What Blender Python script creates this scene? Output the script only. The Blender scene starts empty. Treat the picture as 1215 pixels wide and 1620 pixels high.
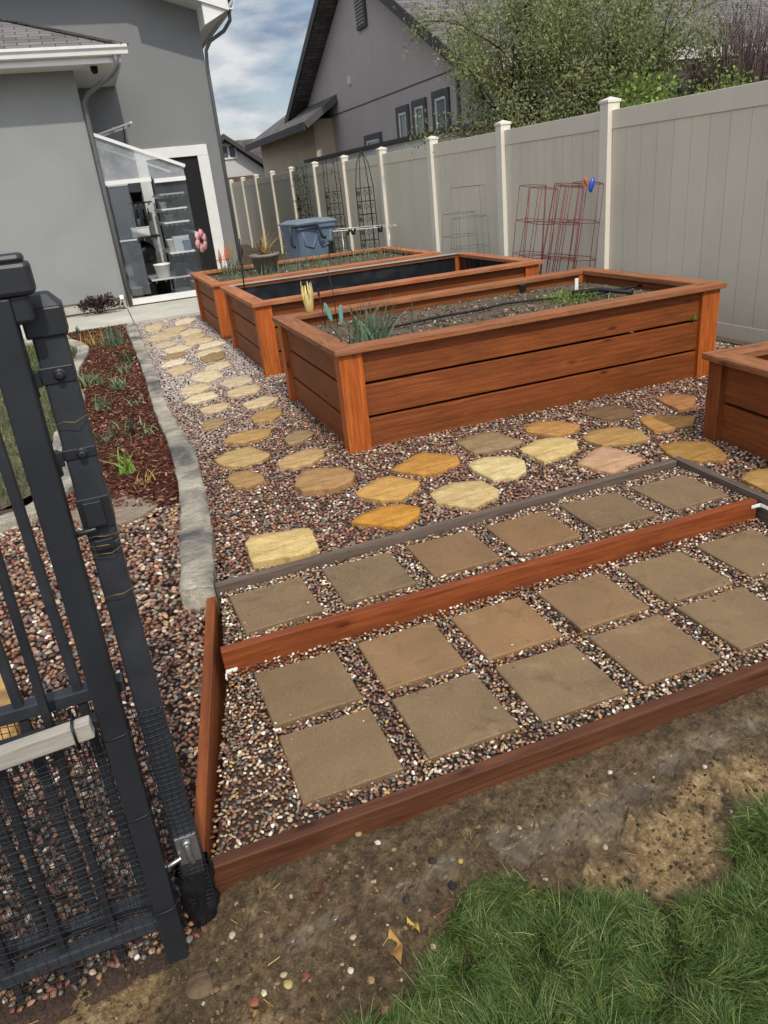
import bpy, math, random
import numpy as np
from mathutils import Vector, Matrix, noise
R = math.radians
rng = random.Random(7)

# ---------------------------------------------------------------- camera, sky, sun, exposure
scene = bpy.context.scene
col = scene.collection
CAMF, YAW, PIT, ROL = 1166.124, -0.3201601, -0.4216161, 0.1071619
CP = Vector((-0.338625, -1.725298, 1.563057))
Rz = Matrix.Rotation(YAW, 3, 'Z'); Rx = Matrix.Rotation(PIT, 3, 'X'); Ry = Matrix.Rotation(ROL, 3, 'Y')
CR = Rz @ Rx @ Ry
cam_d = bpy.data.cameras.new('camera'); cam = bpy.data.objects.new('camera', cam_d); col.objects.link(cam)
right, fwd, up = CR.col[0], CR.col[1], CR.col[2]
M4 = Matrix(((right.x, up.x, -fwd.x, CP.x), (right.y, up.y, -fwd.y, CP.y), (right.z, up.z, -fwd.z, CP.z), (0, 0, 0, 1)))
cam.matrix_world = M4
cam_d.sensor_fit = 'VERTICAL'; cam_d.sensor_height = 36; cam_d.lens = CAMF * 36 / 1620
cam_d.clip_start = 0.05; cam_d.clip_end = 500
scene.camera = cam

SUN_EL, SUN_AZ = R(50), R(1)      # sun stands behind the camera, a little to the left
world = bpy.data.worlds.new('World'); scene.world = world; world.use_nodes = True
wn, wl = world.node_tree.nodes, world.node_tree.links
wn.clear()
wo = wn.new('ShaderNodeOutputWorld'); sky = wn.new('ShaderNodeTexSky'); sky.sky_type = 'NISHITA'; sky.sun_disc = False
sky.sun_elevation = SUN_EL; sky.sun_rotation = R(180) + SUN_AZ
bg = wn.new('ShaderNodeBackground'); bg.inputs[1].default_value = 0.085
tc = wn.new('ShaderNodeTexCoord'); mp = wn.new('ShaderNodeMapping'); mp.inputs['Scale'].default_value = (2.2, 2.2, 7.5); mp.inputs['Location'].default_value = (0.4, 0.9, 0.35)
nz = wn.new('ShaderNodeTexNoise'); nz.inputs['Scale'].default_value = 2.3; nz.inputs['Detail'].default_value = 9; nz.inputs['Roughness'].default_value = 0.58; nz.inputs['Distortion'].default_value = 0.35
rp = wn.new('ShaderNodeValToRGB'); rp.color_ramp.elements[0].position = 0.36; rp.color_ramp.elements[1].position = 0.56
nz2 = wn.new('ShaderNodeTexNoise'); nz2.inputs['Scale'].default_value = 5.5; nz2.inputs['Detail'].default_value = 8
rp2 = wn.new('ShaderNodeValToRGB'); rp2.color_ramp.elements[0].position = 0.35; rp2.color_ramp.elements[0].color = (0.27, 0.35, 0.48, 1); rp2.color_ramp.elements[1].position = 0.62; rp2.color_ramp.elements[1].color = (0.78, 0.80, 0.82, 1)
bg2 = wn.new('ShaderNodeBackground'); bg2.inputs[1].default_value = 0.9
mx = wn.new('ShaderNodeMixShader')
wl.new(tc.outputs['Generated'], mp.inputs[0]); wl.new(mp.outputs[0], nz.inputs[0]); wl.new(mp.outputs[0], nz2.inputs[0])
wl.new(nz.outputs[0], rp.inputs[0]); wl.new(nz2.outputs[0], rp2.inputs[0])
wl.new(sky.outputs[0], bg.inputs[0]); wl.new(rp2.outputs[0], bg2.inputs[0])
dt = wn.new('ShaderNodeVectorMath'); dt.operation = 'DOT_PRODUCT'; dt.inputs[1].default_value = (-math.sin(SUN_AZ) * math.cos(SUN_EL), -math.cos(SUN_AZ) * math.cos(SUN_EL), math.sin(SUN_EL))
wl.new(tc.outputs['Generated'], dt.inputs[0])     # thin cloud is brighter on the sun's side of the sky
mr = wn.new('ShaderNodeMapRange'); mr.inputs[1].default_value = -.1; mr.inputs[2].default_value = 1; mr.inputs[3].default_value = .9; mr.inputs[4].default_value = 3.0; mr.interpolation_type = 'SMOOTHSTEP'
wl.new(dt.outputs['Value'], mr.inputs[0]); wl.new(mr.outputs[0], bg2.inputs[1])
wl.new(rp.outputs[0], mx.inputs[0]); wl.new(bg.outputs[0], mx.inputs[1]); wl.new(bg2.outputs[0], mx.inputs[2]); wl.new(mx.outputs[0], wo.inputs[0])
sun_d = bpy.data.lights.new('sun', 'SUN'); sun_d.energy = 2.7; sun_d.angle = R(1.2); sun_d.color = (1.0, 0.93, 0.82)
sun = bpy.data.objects.new('sun', sun_d); col.objects.link(sun)
sdir = Vector((-math.sin(SUN_AZ) * math.cos(SUN_EL), -math.cos(SUN_AZ) * math.cos(SUN_EL), math.sin(SUN_EL)))
sun.rotation_euler = sdir.to_track_quat('Z', 'Y').to_euler(); sun.location = (0, -8, 12)
scene.view_settings.view_transform = 'Standard'; scene.view_settings.look = 'None'
scene.view_settings.exposure = 0.08; scene.view_settings.gamma = 1

# ---------------------------------------------------------------- pixel -> place helpers (points on real planes)
def ray(u, v): return CR @ Vector(((u - 607.5) / CAMF, 1, (810 - v) / CAMF))
def gz(u, v, z): d = ray(u, v); return CP + d * ((z - CP.z) / d.z)
def gy(u, v, y): d = ray(u, v); return CP + d * ((y - CP.y) / d.y)
def gx(u, v, x): d = ray(u, v); return CP + d * ((x - CP.x) / d.x)

# ---------------------------------------------------------------- object helpers
def tag(o, label=None, cat=None, group=None, kind=None):
    if label: o['label'] = label
    if cat: o['category'] = cat
    if group: o['group'] = group
    if kind: o['kind'] = kind
    return o
def empty(name, loc, label, cat, group=None, rz=0):
    o = bpy.data.objects.new(name, None); col.objects.link(o); o.location = loc; o.rotation_euler[2] = rz
    o.empty_display_size = 0.1
    return tag(o, label, cat, group)
def copy_tree(o, parent=None):
    c = o.copy(); col.objects.link(c)
    if parent: c.parent = parent
    for ch in list(o.children): copy_tree(ch, c)
    return c

class MB:
    """collects shapes; coordinates are local to the thing they are built for"""
    def __init__(s): s.v = []; s.f = []; s.uv = []; s.sm = []
    def add(s, verts, faces, uvs=None, smooth=False):
        b = len(s.v); s.v += [tuple(v) for v in verts]
        for k, f in enumerate(faces):
            s.f.append(tuple(b + i for i in f)); s.sm.append(smooth)
            s.uv += (uvs[k] if uvs else [(0.0, 0.0)] * len(f))
    def hexa(s, P):       # 8 points: 0-3 bottom ring, 4-7 top ring
        fs = [(3, 2, 1, 0), (4, 5, 6, 7), (0, 1, 5, 4), (1, 2, 6, 5), (2, 3, 7, 6), (3, 0, 4, 7)]
        P = [Vector(p) for p in P]
        e = [(P[1] - P[0]), (P[3] - P[0]), (P[4] - P[0])]
        L = [x.length for x in e]; a = L.index(max(L)); ax = e[a].normalized()
        r1, r2 = rng.random() * 40, rng.random() * 40
        uvs = []
        for f in fs:
            o = P[f[0]]; d1 = P[f[1]] - P[f[0]]; d2 = P[f[3]] - P[f[0]]
            ua = ax
            n = d1.cross(d2)
            if n.length < 1e-9: n = Vector((0, 0, 1))
            n.normalize()
            if abs(n.dot(ax)) > 0.7: ua = d1.normalized(); k = 0.25
            else: k = 1
            va = n.cross(ua)
            uvs.append([((P[i] - P[0]).dot(ua) * k + r1, (P[i] - P[0]).dot(va) + r2) for i in f])
        s.add(P, fs, uvs)
    def box(s, c, d, m=None):
        c = Vector(c); h = [x / 2 for x in d]
        P = [Vector((sx * h[0], sy * h[1], sz * h[2])) for sz in (-1, 1) for sx, sy in ((-1, -1), (1, -1), (1, 1), (-1, 1))]
        if m: P = [m @ p for p in P]
        s.hexa([p + c for p in P])
    def span(s, x0, x1, y0, y1, z0, z1): s.box(((x0 + x1) / 2, (y0 + y1) / 2, (z0 + z1) / 2), (abs(x1 - x0), abs(y1 - y0), abs(z1 - z0)))
    def beam(s, a, b, w, h, upv=(0, 0, 1)):
        a, b = Vector(a), Vector(b); d = (b - a); L = d.length; d.normalize(); u = Vector(upv)
        sd = d.cross(u).normalized(); u = sd.cross(d).normalized()
        m = Matrix((d, sd, u)).transposed(); s.box((a + b) / 2, (L, w, h), m)
    def tube(s, pts, r, n=6, closed=False, r2=None):
        pts = [Vector(p) for p in pts]; N = len(pts); vs = []; prev = None
        for i, p in enumerate(pts):
            if closed: t = pts[(i + 1) % N] - pts[i - 1]
            else: t = pts[min(i + 1, N - 1)] - pts[max(i - 1, 0)]
            if t.length < 1e-9: t = Vector((0, 0, 1))
            t.normalize()
            if prev is None:
                a = Vector((0, 0, 1)) if abs(t.z) < 0.9 else Vector((1, 0, 0)); x = t.cross(a).normalized()
            else:
                x = prev - t * prev.dot(t)
                x = x.normalized() if x.length > 1e-6 else t.orthogonal().normalized()
            prev = x; y = t.cross(x)
            rr = r if r2 is None else r + (r2 - r) * i / max(1, N - 1)
            for k in range(n):
                an = 2 * math.pi * k / n; vs.append(p + (x * math.cos(an) + y * math.sin(an)) * rr)
        fs = []
        for i in range(N if closed else N - 1):
            j = (i + 1) % N
            for k in range(n): fs.append((i * n + k, i * n + (k + 1) % n, j * n + (k + 1) % n, j * n + k))
        if not closed: fs += [tuple(range(n))[::-1], tuple((N - 1) * n + k for k in range(n))]
        s.add(vs, fs, None, True)
    def prism(s, poly, z0, z1, bev=0):
        n = len(poly); P = [Vector((p[0], p[1], z0)) for p in poly]
        c = sum(P, Vector()) / n
        top = [Vector((p.x, p.y, z1 - bev)) for p in P]
        vs = P + top; fs = [tuple(range(n))[::-1]] + [(i, (i + 1) % n, n + (i + 1) % n, n + i) for i in range(n)]
        if bev:
            t2 = []
            for p in P:
                d = (c - p); d.z = 0; q = p + d.normalized() * bev * 1.2; t2.append(Vector((q.x, q.y, z1)))
            vs += t2; fs += [(n + i, n + (i + 1) % n, 2 * n + (i + 1) % n, 2 * n + i) for i in range(n)]; fs.append(tuple(range(2 * n, 3 * n)))
        else: fs.append(tuple(range(n, 2 * n)))
        s.add(vs, fs)
    def lathe(s, prof, c=(0, 0, 0), n=20, ax=None):
        vs = []; c = Vector(c)
        for (r, z) in prof:
            for k in range(n):
                a = 2 * math.pi * k / n; p = Vector((r * math.cos(a), r * math.sin(a), z))
                if ax: p = ax @ p
                vs.append(c + p)
        fs = [(i * n + k, i * n + (k + 1) % n, (i + 1) * n + (k + 1) % n, (i + 1) * n + k) for i in range(len(prof) - 1) for k in range(n)]
        s.add(vs, fs, None, True)
    def blob(s, c, d, seed=0, amp=.25, n=2, m=None):
        # noisy rounded stone from a cube-sphere
        k = n + 2; vs = {}; fs = []; L = []
        def vid(p):
            q = p.normalized(); key = (round(q.x, 4), round(q.y, 4), round(q.z, 4))
            if key not in vs:
                f = 1 + amp * noise.noise(q * 1.3 + Vector((seed * 3.1, seed, 0)))
                w = Vector((q.x * d[0] / 2, q.y * d[1] / 2, q.z * d[2] / 2)) * f
                if m: w = m @ w
                vs[key] = len(L); L.append(w + Vector(c))
            return vs[key]
        for a in range(3):
            for sg in (-1, 1):
                for i in range(k):
                    for j in range(k):
                        cs = []
                        for (x, y) in ((i, j), (i + 1, j), (i + 1, j + 1), (i, j + 1)):
                            p = [0, 0, 0]; p[a] = sg; p[(a + 1) % 3] = 2 * x / k - 1; p[(a + 2) % 3] = 2 * y / k - 1; cs.append(vid(Vector(p)))
                        fs.append(tuple(cs) if sg > 0 else tuple(cs[::-1]))
        s.add(L, fs, None, True)
    def build(s, name, mat, parent=None, bevel=0, label=None):
        me = bpy.data.meshes.new(name); me.from_pydata(s.v, [], s.f)
        uvl = me.uv_layers.new(name='UVMap'); uvl.data.foreach_set('uv', [c for uv in s.uv for c in uv])
        me.polygons.foreach_set('use_smooth', s.sm); me.update()
        me.materials.append(mat)
        o = bpy.data.objects.new(name, me); col.objects.link(o)
        if parent: o.parent = parent
        if bevel:
            b = o.modifiers.new('bevel', 'BEVEL'); b.width = bevel; b.segments = 2; b.limit_method = 'ANGLE'; b.angle_limit = R(40)
        if label: o['label'] = label
        return o

# ---------------------------------------------------------------- materials
def lin(c):
    return tuple((x / 255 / 12.92) if x / 255 <= .04045 else ((x / 255 + .055) / 1.055) ** 2.4 for x in c) + (1,)
class NT:
    def __init__(s, name, rough=.7, spec=.3, metal=0):
        s.m = bpy.data.materials.new(name); s.m.use_nodes = True; s.n = s.m.node_tree.nodes; s.l = s.m.node_tree.links
        s.p = s.n['Principled BSDF']; s.p.inputs['Roughness'].default_value = rough; s.p.inputs['Specular IOR Level'].default_value = spec; s.p.inputs['Metallic'].default_value = metal
    def node(s, t, **k):
        n = s.n.new(t)
        for a, b in k.items(): setattr(n, a, b)
        return n
    def link(s, a, b): s.l.new(a, b)
    def coord(s, kind='Object', scale=(1, 1, 1), rot=(0, 0, 0)):
        c = s.node('ShaderNodeTexCoord'); m = s.node('ShaderNodeMapping'); m.inputs['Scale'].default_value = scale; m.inputs['Rotation'].default_value = rot
        s.link(c.outputs[kind], m.inputs[0]); return m.outputs[0]
    def noise(s, vec, scale, detail=4, rough=.55, dist=0):
        n = s.node('ShaderNodeTexNoise'); n.inputs['Scale'].default_value = scale; n.inputs['Detail'].default_value = detail; n.inputs['Roughness'].default_value = rough; n.inputs['Distortion'].default_value = dist
        s.link(vec, n.inputs['Vector']); return n.outputs[0]
    def voro(s, vec, scale, feature='F1', out=0):
        n = s.node('ShaderNodeTexVoronoi'); n.feature = feature; n.inputs['Scale'].default_value = scale; s.link(vec, n.inputs['Vector']); return n.outputs[out]
    def ramp(s, fac, stops, interp='LINEAR'):
        r = s.node('ShaderNodeValToRGB'); cr = r.color_ramp; cr.interpolation = interp
        while len(cr.elements) < len(stops): cr.elements.new(0.5)
        for e, (p, c) in zip(cr.elements, stops): e.position = p; e.color = c if len(c) == 4 else tuple(c) + (1,)
        s.link(fac, r.inputs[0]); return r.outputs[0]
    def mix(s, fac, a, b, mode='MIX'):
        m = s.node('ShaderNodeMix'); m.data_type = 'RGBA'; m.blend_type = mode
        for sock, v in ((m.inputs[0], fac), (m.inputs[6], a), (m.inputs[7], b)):
            if isinstance(v, (int, float)): sock.default_value = v
            elif isinstance(v, tuple): sock.default_value = v if len(v) == 4 else v + (1,)
            else: s.link(v, sock)
        return m.outputs[2]
    def math(s, op, a, b=0.0):
        m = s.node('ShaderNodeMath'); m.operation = op
        for i, v in enumerate((a, b)):
            if isinstance(v, (int, float)): m.inputs[i].default_value = v
            else: s.link(v, m.inputs[i])
        return m.outputs[0]
    def bump(s, h, strength=.3, dist=.01):
        b = s.node('ShaderNodeBump'); b.inputs['Strength'].default_value = strength; b.inputs['Distance'].default_value = dist
        s.link(h, b.inputs['Height']); s.link(b.outputs[0], s.p.inputs['Normal']); return b
    def base(s, c):
        if isinstance(c, tuple): s.p.inputs['Base Color'].default_value = c
        else: s.link(c, s.p.inputs['Base Color'])
    def rough(s, c): s.link(c, s.p.inputs['Roughness'])

def plain(name, rgb, rough=.6, spec=.3, metal=0, var=.12, scale=6, bump=0):
    t = NT(name, rough, spec, metal); c = lin(rgb)
    v = t.coord('Object'); n = t.noise(v, scale, 6, .6)
    lo = tuple(x * (1 - var) for x in c[:3]); hi = tuple(min(1, x * (1 + var)) for x in c[:3])
    t.base(t.ramp(n, [(.3, lo), (.7, hi)]))
    if bump: t.bump(t.noise(v, scale * 8, 4), bump, .003)
    return t.m

def wood(name, dark, mid, light, rough=.6, fade=None, spec=.3):
    t = NT(name, rough, spec)
    uv = t.coord('UV', (1.0, 13, 1)); g = t.noise(uv, 2.6, 8, .60, 1.3)
    c = t.ramp(g, [(.22, lin(dark)), (.5, lin(mid)), (.78, lin(light))])
    fine = t.noise(t.coord('UV', (6, 160, 1)), 3, 4, .7)
    c = t.mix(.5, c, t.ramp(fine, [(.3, (.58, .56, .54)), (.65, (1.1, 1.1, 1.1))]), 'MULTIPLY')
    wv = t.node('ShaderNodeTexWave'); wv.wave_type = 'RINGS'; wv.rings_direction = 'Z'; wv.inputs['Scale'].default_value = 1.1; wv.inputs['Distortion'].default_value = 5.5; wv.inputs['Detail'].default_value = 3; wv.inputs['Detail Scale'].default_value = .9
    t.link(t.coord('UV', (.55, 9, 1)), wv.inputs[0]); c = t.mix(.32, c, t.ramp(wv.outputs[1], [(.05, (.62, .56, .52)), (.35, (1.03, 1.03, 1.03)), (1, (1.08, 1.06, 1.03))]), 'MULTIPLY')
    big = t.noise(t.coord('UV', (.9, 2.5, 1)), 1.8, 4)
    c = t.mix(.8, c, t.ramp(big, [(.3, (.72, .72, .72)), (.7, (1.18, 1.12, 1.05))]), 'MULTIPLY')
    kv = t.coord('UV', (2.6, 7.5, 1)); kn = t.voro(kv, 1.0)
    ring = t.ramp(kn, [(.0, (.30, .24, .22)), (.06, (.45, .38, .34)), (.09, (.8, .74, .7)), (.16, (1, 1, 1))])
    c = t.mix(1, c, ring, 'MULTIPLY')
    if fade:
        fn = t.noise(t.coord('UV', (2.5, 9, 1)), 2.2, 8, .7, .5)
        c = t.mix(t.ramp(fn, [(.42, (0, 0, 0)), (.72, (fade[1],) * 3)]), c, lin(fade[0]))
    t.base(c); t.rough(t.ramp(g, [(.3, (rough - .08,) * 3), (.7, (rough + .12,) * 3)]))
    t.bump(t.math('ADD', g, t.math('MULTIPLY', fine, .6)), .35, .004)
    return t.m

M = {}
M['wood'] = wood('cedar_stain', (102, 52, 22), (126, 67, 29), (148, 84, 40), .58)
M['wood_leg'] = wood('cedar_stain_orange', (138, 66, 24), (172, 90, 36), (198, 116, 56), .5)
M['wood_cap'] = wood('cedar_cap', (132, 74, 40), (168, 100, 58), (192, 130, 86), .62, ((190, 156, 126), .3))
M['wood_beam'] = wood('stained_beam', (96, 45, 21), (127, 64, 29), (150, 84, 43), .55)
M['wood_beam_dark'] = wood('dark_stained_beam', (66, 36, 22), (88, 52, 32), (108, 68, 44), .6)
M['wood_grey'] = wood('weathered_timber', (74, 62, 54), (100, 86, 76), (124, 110, 100), .85)
M['wood_white'] = wood('bleached_board', (140, 134, 126), (172, 166, 156), (196, 190, 180), .85)

def stone_mat(name, shades, rough=.8):
    t = NT(name, rough, .25)
    oi = t.node('ShaderNodeObjectInfo')
    rot = t.coord('Object', (3, 26, 3)); st = t.noise(rot, 1.1, 8, .65, 1.2)
    c = t.mix(1, t.ramp(st, [(.32, (.50, .42, .33)), (.46, (.95, .93, .9)), (.58, (1.04, 1.03, 1.0)), (.72, (1.2, 1.18, 1.12))]), oi.outputs['Color'], 'MULTIPLY')
    b = t.noise(t.coord('Object', (1, 1, 1)), 9, 6, .6)
    c = t.mix(.7, c, t.ramp(b, [(.3, (.68, .62, .56)), (.6, (1.08, 1.08, 1.08))]), 'MULTIPLY')
    sp_ = t.noise(t.coord('Object'), 45, 6, .75); c = t.mix(.6, c, t.ramp(sp_, [(.35, (.72, .68, .62)), (.55, (1.05, 1.05, 1.05))]), 'MULTIPLY')
    t.base(c); t.bump(t.math('ADD', t.math('MULTIPLY', st, 1.4), sp_), .7, .006)
    return t.m
M['flag'] = stone_mat('sandstone', None)

def paver_mat():
    t = NT('concrete_paver', .82, .25); oi = t.node('ShaderNodeObjectInfo')
    ad = t.node('ShaderNodeVectorMath'); ad.operation = 'ADD'; sc_ = t.node('ShaderNodeVectorMath'); sc_.operation = 'SCALE'; sc_.inputs['Scale'].default_value = 3.7; t.link(oi.outputs['Location'], sc_.inputs[0]); t.link(t.coord('Object'), ad.inputs[0]); t.link(sc_.outputs[0], ad.inputs[1]); v = ad.outputs[0]; a = t.noise(v, 4, 5, .6)
    c = t.mix(1, oi.outputs['Color'], t.ramp(a, [(.3, (.84, .84, .84)), (.7, (1.1, 1.08, 1.05))]), 'MULTIPLY')
    f = t.noise(v, 260, 3, .7); c = t.mix(.8, c, t.ramp(f, [(.34, (.62, .62, .62)), (.5, (1, 1, 1)), (.68, (1.25, 1.22, 1.15))]), 'MULTIPLY')
    sp = t.voro(v, 95); c = t.mix(t.ramp(sp, [(.0, (.8, .8, .8)), (.10, (.6, .6, .6)), (.16, (0, 0, 0))]), c, lin((168, 148, 118)))
    sq = t.voro(t.coord('Object', (1.3, 1.3, 1.3)), 60); c = t.mix(t.ramp(sq, [(.0, (.8, .8, .8)), (.07, (.6, .6, .6)), (.1, (0, 0, 0))]), c, lin((62, 50, 40)))
    st = t.noise(v, 7, 8, .72, .8); c = t.mix(t.ramp(st, [(.54, (0, 0, 0)), (.72, (.6, .6, .6))]), c, lin((80, 64, 48)))
    st2 = t.noise(v, 4.3, 7, .7, 1.2); c = t.mix(t.ramp(st2, [(.56, (0, 0, 0)), (.74, (.5, .5, .5))]), c, lin((150, 126, 92)))
    t.base(c); t.bump(t.math('ADD', f, t.math('MULTIPLY', a, .5)), .35, .002); return t.m
M['paver'] = paver_mat()

def stucco(name, rgb, var=.07):
    t = NT(name, .93, .15); c = lin(rgb); v = t.coord('Object')
    a = t.noise(v, .8, 6, .6, .4)
    cc = t.ramp(a, [(.3, tuple(x * (1 - var * 1.6) for x in c[:3])), (.7, tuple(x * (1 + var) for x in c[:3]))])
    t.base(cc); t.bump(t.math('ADD', t.noise(v, 70, 5, .7), t.math('MULTIPLY', t.noise(v, 6, 3), .6)), .35, .006); return t.m
M['stucco'] = stucco('grey_stucco', (140, 140, 138), .07); M['stucco2'] = stucco('taupe_stucco', (184, 172, 166), .06); M['stucco3'] = stucco('tan_stucco', (186, 172, 150)); M['stucco_white'] = stucco('pale_stucco', (190, 186, 180))
M['stucco_upper'] = stucco('dark_grey_stucco', (124, 124, 123), .06)
def shingle(name, rgb):
    t = NT(name, .95, .1); c = lin(rgb); uv = t.coord('UV')
    b = t.node('ShaderNodeTexBrick'); b.inputs['Scale'].default_value = 1; b.inputs['Brick Width'].default_value = .32; b.inputs['Row Height'].default_value = .14; b.inputs['Mortar Size'].default_value = .008; b.offset = .5
    b.inputs['Color1'].default_value = tuple(x * .75 for x in c[:3]) + (1,); b.inputs['Color2'].default_value = tuple(x * 1.25 for x in c[:3]) + (1,); b.inputs['Mortar'].default_value = tuple(x * .3 for x in c[:3]) + (1,)
    t.link(uv, b.inputs['Vector']); n = t.noise(t.coord('Object'), 90, 3)
    t.base(t.mix(.5, b.outputs[0], t.ramp(n, [(.3, (.6, .6, .6)), (.7, (1.3, 1.3, 1.3))]), 'MULTIPLY')); t.bump(b.outputs[1], -.6, .01); return t.m
M['shingle'] = shingle('grey_shingles', (112, 108, 106)); M['shingle2'] = shingle('brown_grey_shingles', (106, 102, 100))
M['white_paint'] = plain('white_trim', (214, 212, 206), .5, .4, 0, .05)
M['grey_trim'] = plain('dark_grey_trim', (84, 82, 82), .6); M['fascia_dark'] = plain('dark_fascia', (66, 62, 60), .6)
M['downspout'] = plain('grey_downspout', (92, 93, 92), .45, .4)
M['dark'] = plain('dark_parts_and_shade', (30, 30, 30), .9)  # colour of dark fittings, and of shade painted in openings
M['vinyl'] = plain('tan_vinyl', (208, 199, 179), .5, .35, 0, .05, 3)
def vinyl_panel():
    t = NT('tan_vinyl_boards', .55, .3); c = lin((208, 199, 178)); v = t.coord('Object'); n = t.noise(v, 1.2, 5)
    s = t.noise(t.coord('Object', (14, 14, .5)), 2.5, 4)
    cc = t.ramp(n, [(.3, tuple(x * .93 for x in c[:3])), (.7, tuple(x * 1.05 for x in c[:3]))])
    cc = t.mix(.5, cc, t.ramp(s, [(.3, (.95, .95, .95)), (.7, (1.03, 1.03, 1.03))]), 'MULTIPLY')
    g = t.node('ShaderNodeNewGeometry'); cc = t.mix(1, cc, t.ramp(g.outputs['Random Per Island'], [(0, (.975, .975, .97)), (1, (1.02, 1.02, 1.02))]), 'MULTIPLY')
    sx = t.node('ShaderNodeSeparateXYZ'); t.link(t.coord('Object'), sx.inputs[0]); n2 = t.noise(t.coord('Object'), 7, 6, .7)
    d = t.math('SUBTRACT', t.math('ADD', .18, t.math('MULTIPLY', n2, .5)), sx.outputs[2]); cc = t.mix(t.ramp(d, [(0, (0, 0, 0)), (.35, (.3, .3, .3))]), cc, lin((138, 122, 100)))
    t.base(cc); return t.m
M['vinyl_panel'] = vinyl_panel()
M['vinyl_post'] = plain('cream_vinyl', (214, 207, 190), .4, .4, 0, .04, 3)
def concrete(name, rgb, wet=False):
    t = NT(name, .88, .2); c = lin(rgb); v = t.coord('Object'); a = t.noise(v, 1.6, 8, .65)
    cc = t.ramp(a, [(.3, tuple(x * .78 for x in c[:3])), (.7, tuple(x * 1.1 for x in c[:3]))]); f = t.noise(v, 150, 4, .7)
    t.base(t.mix(.5, cc, t.ramp(f, [(.3, (.75, .75, .75)), (.7, (1.15, 1.15, 1.15))]), 'MULTIPLY')); t.bump(f, .25, .002); return t.m
M['concrete'] = concrete('concrete', (186, 182, 168))
def curb_mat():
    t = NT('stamped_curb', .85, .2); v = t.coord('Object', (1.2, 1.2, 1.2)); a = t.noise(v, 2.4, 7, .6, .6)
    c = t.ramp(a, [(.34, lin((104, 101, 97))), (.44, lin((150, 143, 132))), (.54, lin((186, 176, 158))), (.68, lin((212, 201, 180)))])
    s = t.noise(t.coord('Object', (4, 22, 4)), 2.0, 8, .75, 1.6); c = t.mix(.65, c, t.ramp(s, [(.32, (.5, .5, .5)), (.5, (1, 1, 1)), (.7, (1.15, 1.15, 1.15))]), 'MULTIPLY')
    f_ = t.noise(v, 40, 7, .75); c = t.mix(.6, c, t.ramp(f_, [(.35, (.66, .64, .62)), (.6, (1.06, 1.06, 1.05))]), 'MULTIPLY')
    t.base(c); t.bump(t.math('ADD', t.math('MULTIPLY', s, 1.5), f_), 1.0, .015); return t.m
M['curb'] = curb_mat()
M['black_metal'] = plain('black_powder_coat', (34, 36, 40), .42, .45, 0, .25, 9, .05)
M['black_metal_dusty'] = plain('dusty_black_powder_coat', (44, 47, 52), .5, .4, 0, .3, 14, .1)
M['steel'] = plain('galvanised_steel', (170, 172, 174), .35, .5, .9, .1)
M['rust'] = plain('rusty_bolt', (112, 66, 44), .8, .2, .2, .3, 40)
M['plastic_black'] = plain('black_plastic', (20, 20, 22), .45, .4)
M['netting'] = plain('black_netting', (38, 40, 43), .45, .5)
M['wire_gold'] = plain('brass_wire', (128, 106, 66), .4, .4, .6)
M['red_wire'] = plain('red_coated_wire', (104, 28, 32), .45, .4)
M['grey_wire'] = plain('grey_coated_wire', (100, 104, 106), .5, .3)
M['iron'] = plain('dark_iron', (34, 32, 30), .6, .3)
M['bin'] = plain('bin_plastic', (92, 106, 124), .5, .35, 0, .08); M['bin_lid'] = plain('bin_lid_plastic', (104, 114, 124), .55, .35, 0, .1)
M['bin_dark'] = plain('dark_bin_plastic', (54, 60, 68), .5)
M['pot'] = plain('taupe_pot', (124, 114, 104), .6)
def soil_mat(name, dark, light, sc=60, rough=.95, wet=False):
    t = NT(name, rough, .2); v = t.coord('Object'); a = t.noise(v, sc, 8, .75); b = t.noise(v, 3.0, 5, .6, .4)
    c = t.ramp(a, [(.32, lin(dark)), (.7, lin(light))]); c = t.mix(.7, c, t.ramp(b, [(.3, (.6, .6, .6)), (.7, (1.25, 1.2, 1.15))]), 'MULTIPLY')
    t.base(c); t.bump(a, .8, .012); return t.m
M['bedsoil'] = soil_mat('planter_soil', (58, 48, 40), (120, 106, 90))
M['ground_base'] = soil_mat('ground', (58, 50, 40), (108, 94, 74), 30)
M['gravel_bed'] = soil_mat('gravel_base', (52, 40, 34), (104, 84, 70), 120)
M['mulch_base'] = soil_mat('mulch_base', (44, 24, 18), (88, 44, 30), 90)
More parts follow.
